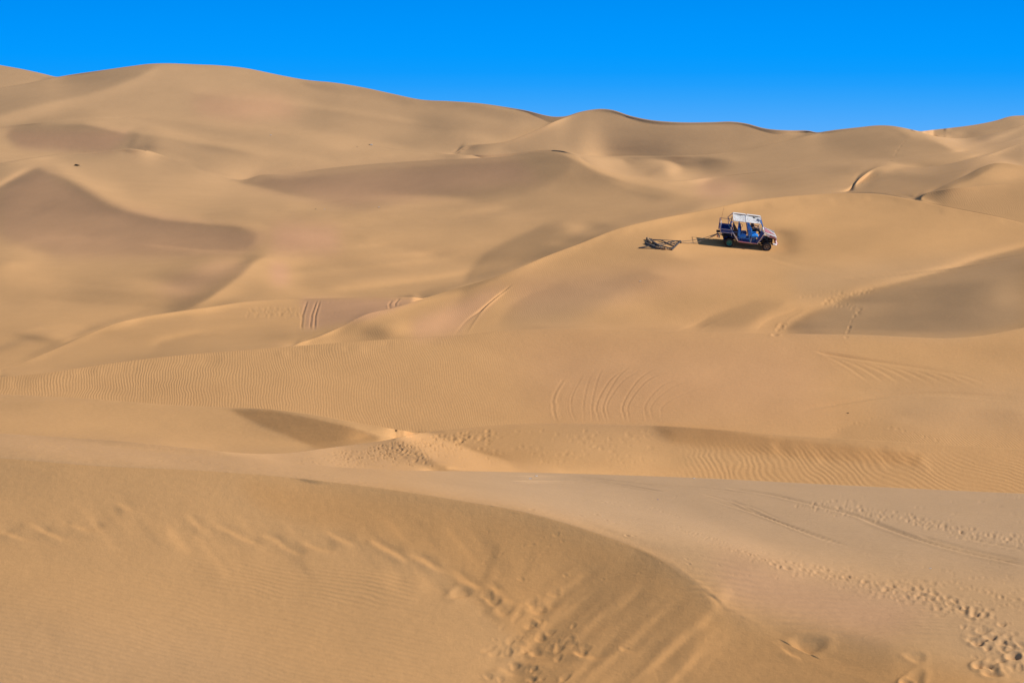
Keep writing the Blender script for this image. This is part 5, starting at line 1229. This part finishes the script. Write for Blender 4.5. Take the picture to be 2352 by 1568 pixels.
# things carried
bag = MB(); pb = S(1072, 612, YD - .1)
for v_ in (((0, 0, 0), (.13, .12, .13)), ((-.02, .01, .08), (.07, .07, .08)), ((.03, 0, -.03), (.1, .14, .08))): bag.cushion(pb + Vector(v_[0]), v_[1], Matrix.Rotation(.3, 3, 'Y'))
bag = bag.build('bag', M['orange'], None, True); bag.matrix_world = F; tag(bag, 'small orange-red cloth bag hung on the rear seat back of the buggy', 'bag')

# ---------------------------------------------------------------- driver
def skinned(name, verts, edges, m_, parent, sub=2):
    me_ = bpy.data.meshes.new(name); me_.from_pydata([v[:3] for v in verts], edges, []); o = bpy.data.objects.new(name, me_); col.objects.link(o)
    bpy.context.view_layer.objects.active = o
    md = o.modifiers.new('skin', 'SKIN'); md.use_smooth_shade = True
    for i, v in enumerate(verts): 
        r = v[3]; me_.skin_vertices[0].data[i].radius = (r, v[4] if len(v) > 4 else r)
    me_.skin_vertices[0].data[0].use_root = True
    s_ = o.modifiers.new('sub', 'SUBSURF'); s_.levels = s_.render_levels = sub
    dg = bpy.context.evaluated_depsgraph_get(); em = bpy.data.meshes.new_from_object(o.evaluated_get(dg)); o.modifiers.clear(); o.data = em
    em.materials.clear(); em.materials.append(m_)
    for p in em.polygons: p.use_smooth = True
    if parent: o.parent = parent
    return o
hip = Vector((sf.x + .14, YD, pz2.z + .19)); chest = hip + Vector((-.03, 0, .34)); neck = hip + Vector((.0, 0, .50)); head = hip + Vector((.045, 0, .63))
V_, E_ = [], []
def add(p, r, r2=None, link=None):
    V_.append((p[0], p[1], p[2], r, r2 or r)); i = len(V_) - 1
    if link is not None: E_.append((link, i))
    return i
i0 = add(hip, .15, .12); i1 = add(hip + Vector((-.02, 0, .17)), .145, .105, i0); i2 = add(chest, .165, .115, i1); i3 = add(neck, .062, None, i2); i4 = add(head + Vector((0, 0, -.03)), .082, .078, i3); i5 = add(head + Vector((.0, 0, .07)), .088, .08, i4)
nose = add(head + Vector((.095, 0, -.01)), .016, None, i4)
hands = []
for sd in (-1, 1):
    sh = add(chest + Vector((0, sd * .18, .06)), .06, None, i2); el_ = add(chest + Vector((.17, sd * .24, -.13)), .046, None, sh)
    rim_p = sw + Rw @ Vector((.02, sd * .165, 0)); d_ = (rim_p - Vector(V_[el_][:3])).normalized(); wr = add(rim_p - d_ * .09, .027, None, el_); pa = add(rim_p - d_ * .03, .036, .022, wr); hands.append((pa, rim_p, d_, sd))
    kn_h = add(hip + Vector((.06, sd * .09, -.02)), .10, None, i0); kn = add(hip + Vector((.44, sd * .13, .03)), .066, None, kn_h); an = add(hip + Vector((.60, sd * .12, -.34)), .042, None, kn); ft = add(hip + Vector((.70, sd * .12, -.37)), .038, None, an)
for pa, rp, d_, sd in hands:
    side = Vector((0, 0, 1)); 
    for k in range(4):
        o1 = rp + side * (.03 - .02 * k) + d_ * .015; a_ = add(o1, .0085, None, pa); a2 = add(o1 + d_ * .03 + Vector((0, -sd * .012, 0)), .008, None, a_); add(o1 + d_ * (.034 - .004 * k) + Vector((0, -sd * .035, -.008)), .007, None, a2)
    t1 = add(Vector(V_[pa][:3]) + side * .035 + Vector((0, -sd * .02, 0)), .011, None, pa); add(Vector(V_[t1][:3]) + d_ * .03 + Vector((0, -sd * .012, .004)), .009, None, t1)
person = bpy.data.objects.new('person', None); col.objects.link(person); person.matrix_world = F @ Matrix.Translation(hip)
tag(person, 'driver in dark clothes with bare forearms, seated in the buggy holding the steering wheel', 'person')
off = lambda vs_: [(v[0] - hip.x, v[1] - hip.y, v[2] - hip.z, *v[3:]) for v in vs_]
skinned('body', off(V_), E_, M['skin'], person)
def sub(idx, grow, extra=0):
    m_ = {i: k for k, i in enumerate(idx)}; return [(*V_[i][:3], V_[i][3] + grow, V_[i][4] + grow) for i in idx], [(m_[a], m_[b_]) for a, b_ in E_ if a in m_ and b_ in m_]
sh_i = [i0, i1, i2] + [k for k in range(len(V_)) if any((i2, k) == e for e in E_) and k not in (i3,)]
vv_, ee_ = sub(sh_i, .014); 
for e in list(E_):                                        # short sleeves to mid upper arm
    if e[0] in sh_i and e[0] > i5 and e[1] not in sh_i:
        a_, b_ = Vector(V_[e[0]][:3]), Vector(V_[e[1]][:3]); m_p = a_.lerp(b_, .75); vv_.append((*m_p, .062, .062)); ee_.append((sh_i.index(e[0]), len(vv_) - 1))
skinned('shirt', off(vv_), ee_, M['shirt'], person)
leg_i = [i0] + [k for e in E_ for k in [e[1]] if e[0] == i0 and e[1] != i1]; leg_i += [e[1] for e in E_ if e[0] in leg_i[1:]]; leg_i += [e[1] for e in E_ if e[0] in leg_i[3:]]
leg_i = list(dict.fromkeys(leg_i)); vv_, ee_ = sub(leg_i, .014); skinned('trousers', off(vv_), ee_, M['trouser'], person)
hb = MB(); bmesh.ops.create_uvsphere(hb.bm, u_segments=20, v_segments=12, radius=.1, matrix=Matrix.Translation(head - hip + Vector((-.018, 0, .055))) @ Matrix.Diagonal((1.02, .92, .95, 1))); 
bmesh.ops.delete(hb.bm, geom=[v for v in hb.bm.verts if v.co.z < (head - hip).z - .01 and v.co.x > -.03 + (head - hip).x], context='VERTS'); hb.build('hair', M['hair'], person, True)

# ---------------------------------------------------------------- drag frame and tow ropes
def Z1(x, y): return ((2500 + x / 3.36) * .57422, (780 + y / 3.36) * .57422)
def G1(x, y, h=.03): 
    p = ground_point(*Z1(x, y)); return p + Vector((0, 0, h))
fo = G1(460, 680, 0)
frame = bpy.data.objects.new('drag_frame', None); col.objects.link(frame); frame.location = fo
tag(frame, 'rusty dark steel drag frame of crossed bars lying on the sand behind the buggy', 'drag frame')
def bar(pts, r, name='crossbar', m_='rust'):
    P = [G1(*p) - fo for p in pts]; c = MB()
    for a_, b_ in zip(P[:-1], P[1:]):
        d_ = b_ - a_; R_ = d_.to_track_quat('X', 'Z').to_matrix(); c.box((a_ + b_) / 2, (d_.length, r * 2, r * 2), R_)
    return c.build(name, M[m_], frame)
bar([(340, 612, .06), (740, 636, .07)], .035, 'side_bar'); bar([(740, 640, .06), (628, 745, .04)], .032, 'side_bar')
bar([(628, 743, .04), (185, 716, .03)], .026, 'side_bar'); bar([(272, 655, .05), (450, 728, .05)], .05); bar([(310, 604, .07), (500, 718, .06)], .045)
bar([(185, 716, .03), (350, 688, .05), (680, 634, .08)], .03); bar([(470, 622, .09), (665, 702, .06)], .026); bar([(440, 690, .05), (722, 655, .07)], .026)
bar([(560, 722, .05), (650, 716, .05), (742, 640, .08)], .024); bar([(270, 636, .05), (350, 622, .06)], .024); bar([(480, 690, .05), (628, 728, .05)], .024); bar([(580, 650, .11), (690, 688, .07)], .02)
bar([(740, 632, .07), (752, 650, .05)], .04, 'drawbar_eye')
for pts, r in (([(300, 600), (318, 628), (350, 655)], .09), ([(305, 603), (340, 605), (372, 614)], .06), ([(420, 718), (480, 725), (548, 738)], .085)):
    P = [G1(x, y, .06) - fo for x, y in pts]; c = MB(); PP = arc([tuple(p) for p in P], 14)
    PP = [p + Vector((rs.uniform(-.015, .015), rs.uniform(-.02, .02), rs.uniform(-.015, .02))) for p in PP]; c.tube(PP, [r * rs.uniform(.75, 1.2) for _ in PP], 9); c.build('sacking_wrap', M['sack'], frame, True)
hw = F @ hitch
for k, (ex_, ey_, lab_) in enumerate(((742, 634, 'upper grey tow rope stretched from the buggy hitch to the drag frame'), (744, 652, 'lower grey tow rope running close to the sand from the buggy to the drag frame'))):
    a_, b_ = hw + Vector((0, 0, -.02 * k)), G1(ex_, ey_, .06); P = []
    for i in range(25):
        t = i / 24; P.append(a_.lerp(b_, t) + Vector((0, 0, -(.10 + .10 * k) * math.sin(math.pi * t))))
    for i, p in enumerate(P):
        pass
    o = MB().tube([p - a_ for p in P], [.028 if i < 5 else .016 for i in range(25)], 7).build('tow_rope', M['rope'], None, True); o.location = a_; tag(o, lab_, 'rope')

# ---------------------------------------------------------------- litter blown over the sand
def scrap(u, v, px, m_, label, group=None, flat=.5):
    p = ground_point(u, v); s_ = px * p.y / FP; c = MB(); n = 5; g = []
    for i in range(n):
        row = []
        for j in range(3): row.append((s_ * (i / (n - 1) - .5) + rs.uniform(-.1, .1) * s_, s_ * .35 * (j - 1) + rs.uniform(-.1, .1) * s_, s_ * flat * (.25 + .5 * rs.random()) * (1 if j == 1 else .3)))
        g.append(row)
    c.grid(g, .02 * s_); o = c.build('litter', m_, None); o.location = p; o.rotation_euler = (0, 0, rs.uniform(-.5, .5)); tag(o, label, 'litter', group)
LG = 'pale litter scattered over the far dunes'; LL = 'tiny white scrap of litter lying on a far dune'
for u, v, s_ in ((621.7, 311, 4), (820.8, 337.5, 3), (745.8, 480.8, 3.5), (870, 476.5, 5), (184.5, 382, 2.5)): scrap(u, v, s_, M['litter'], LL, LG)
scrap(853, 333.5, 6, M['litter'], 'white scrap of litter lying against a dark one on the far slope')
scrap(849, 332.6, 4, M['dark'], 'dark scrap lying beside a white one on the far slope')
scrap(178, 381, 11, M['dark'], 'dark curled scrap lying on the pale crest at far left')
scrap(725, 481, 3.5, M['dark'], 'tiny dark scrap on the flat sand at the foot of the long dark slip face')
scrap(1471, 646, 4, M['litter'], 'white speck of litter on the slope below the drag frame')
scrap(1947.6, 948.6, 5, M['dark'], 'small dark scrap on the middle dune at right')
scrap(2137, 1305, 5, M['litter'], 'white crumpled scrap on the flat between the two footprint trails')
scrap(1511, 1147, 4, M['bluelit'], 'blue plastic scrap on the pale flat sand')
scrap(1232, 1093, 6, M['litter'], 'white crumpled wrapper at the far edge of the pale flat sand, nearest the footprint patch')
scrap(1218, 1099, 6, M['litter'], 'crumpled white wrapper just below another one on the pale flat sand')
scrap(1594, 1098.5, 5, M['litter'], 'white scrap on the flat edge below the rippled dune')
bpy.context.view_layer.update()
print('total script', time.time() - t_start)
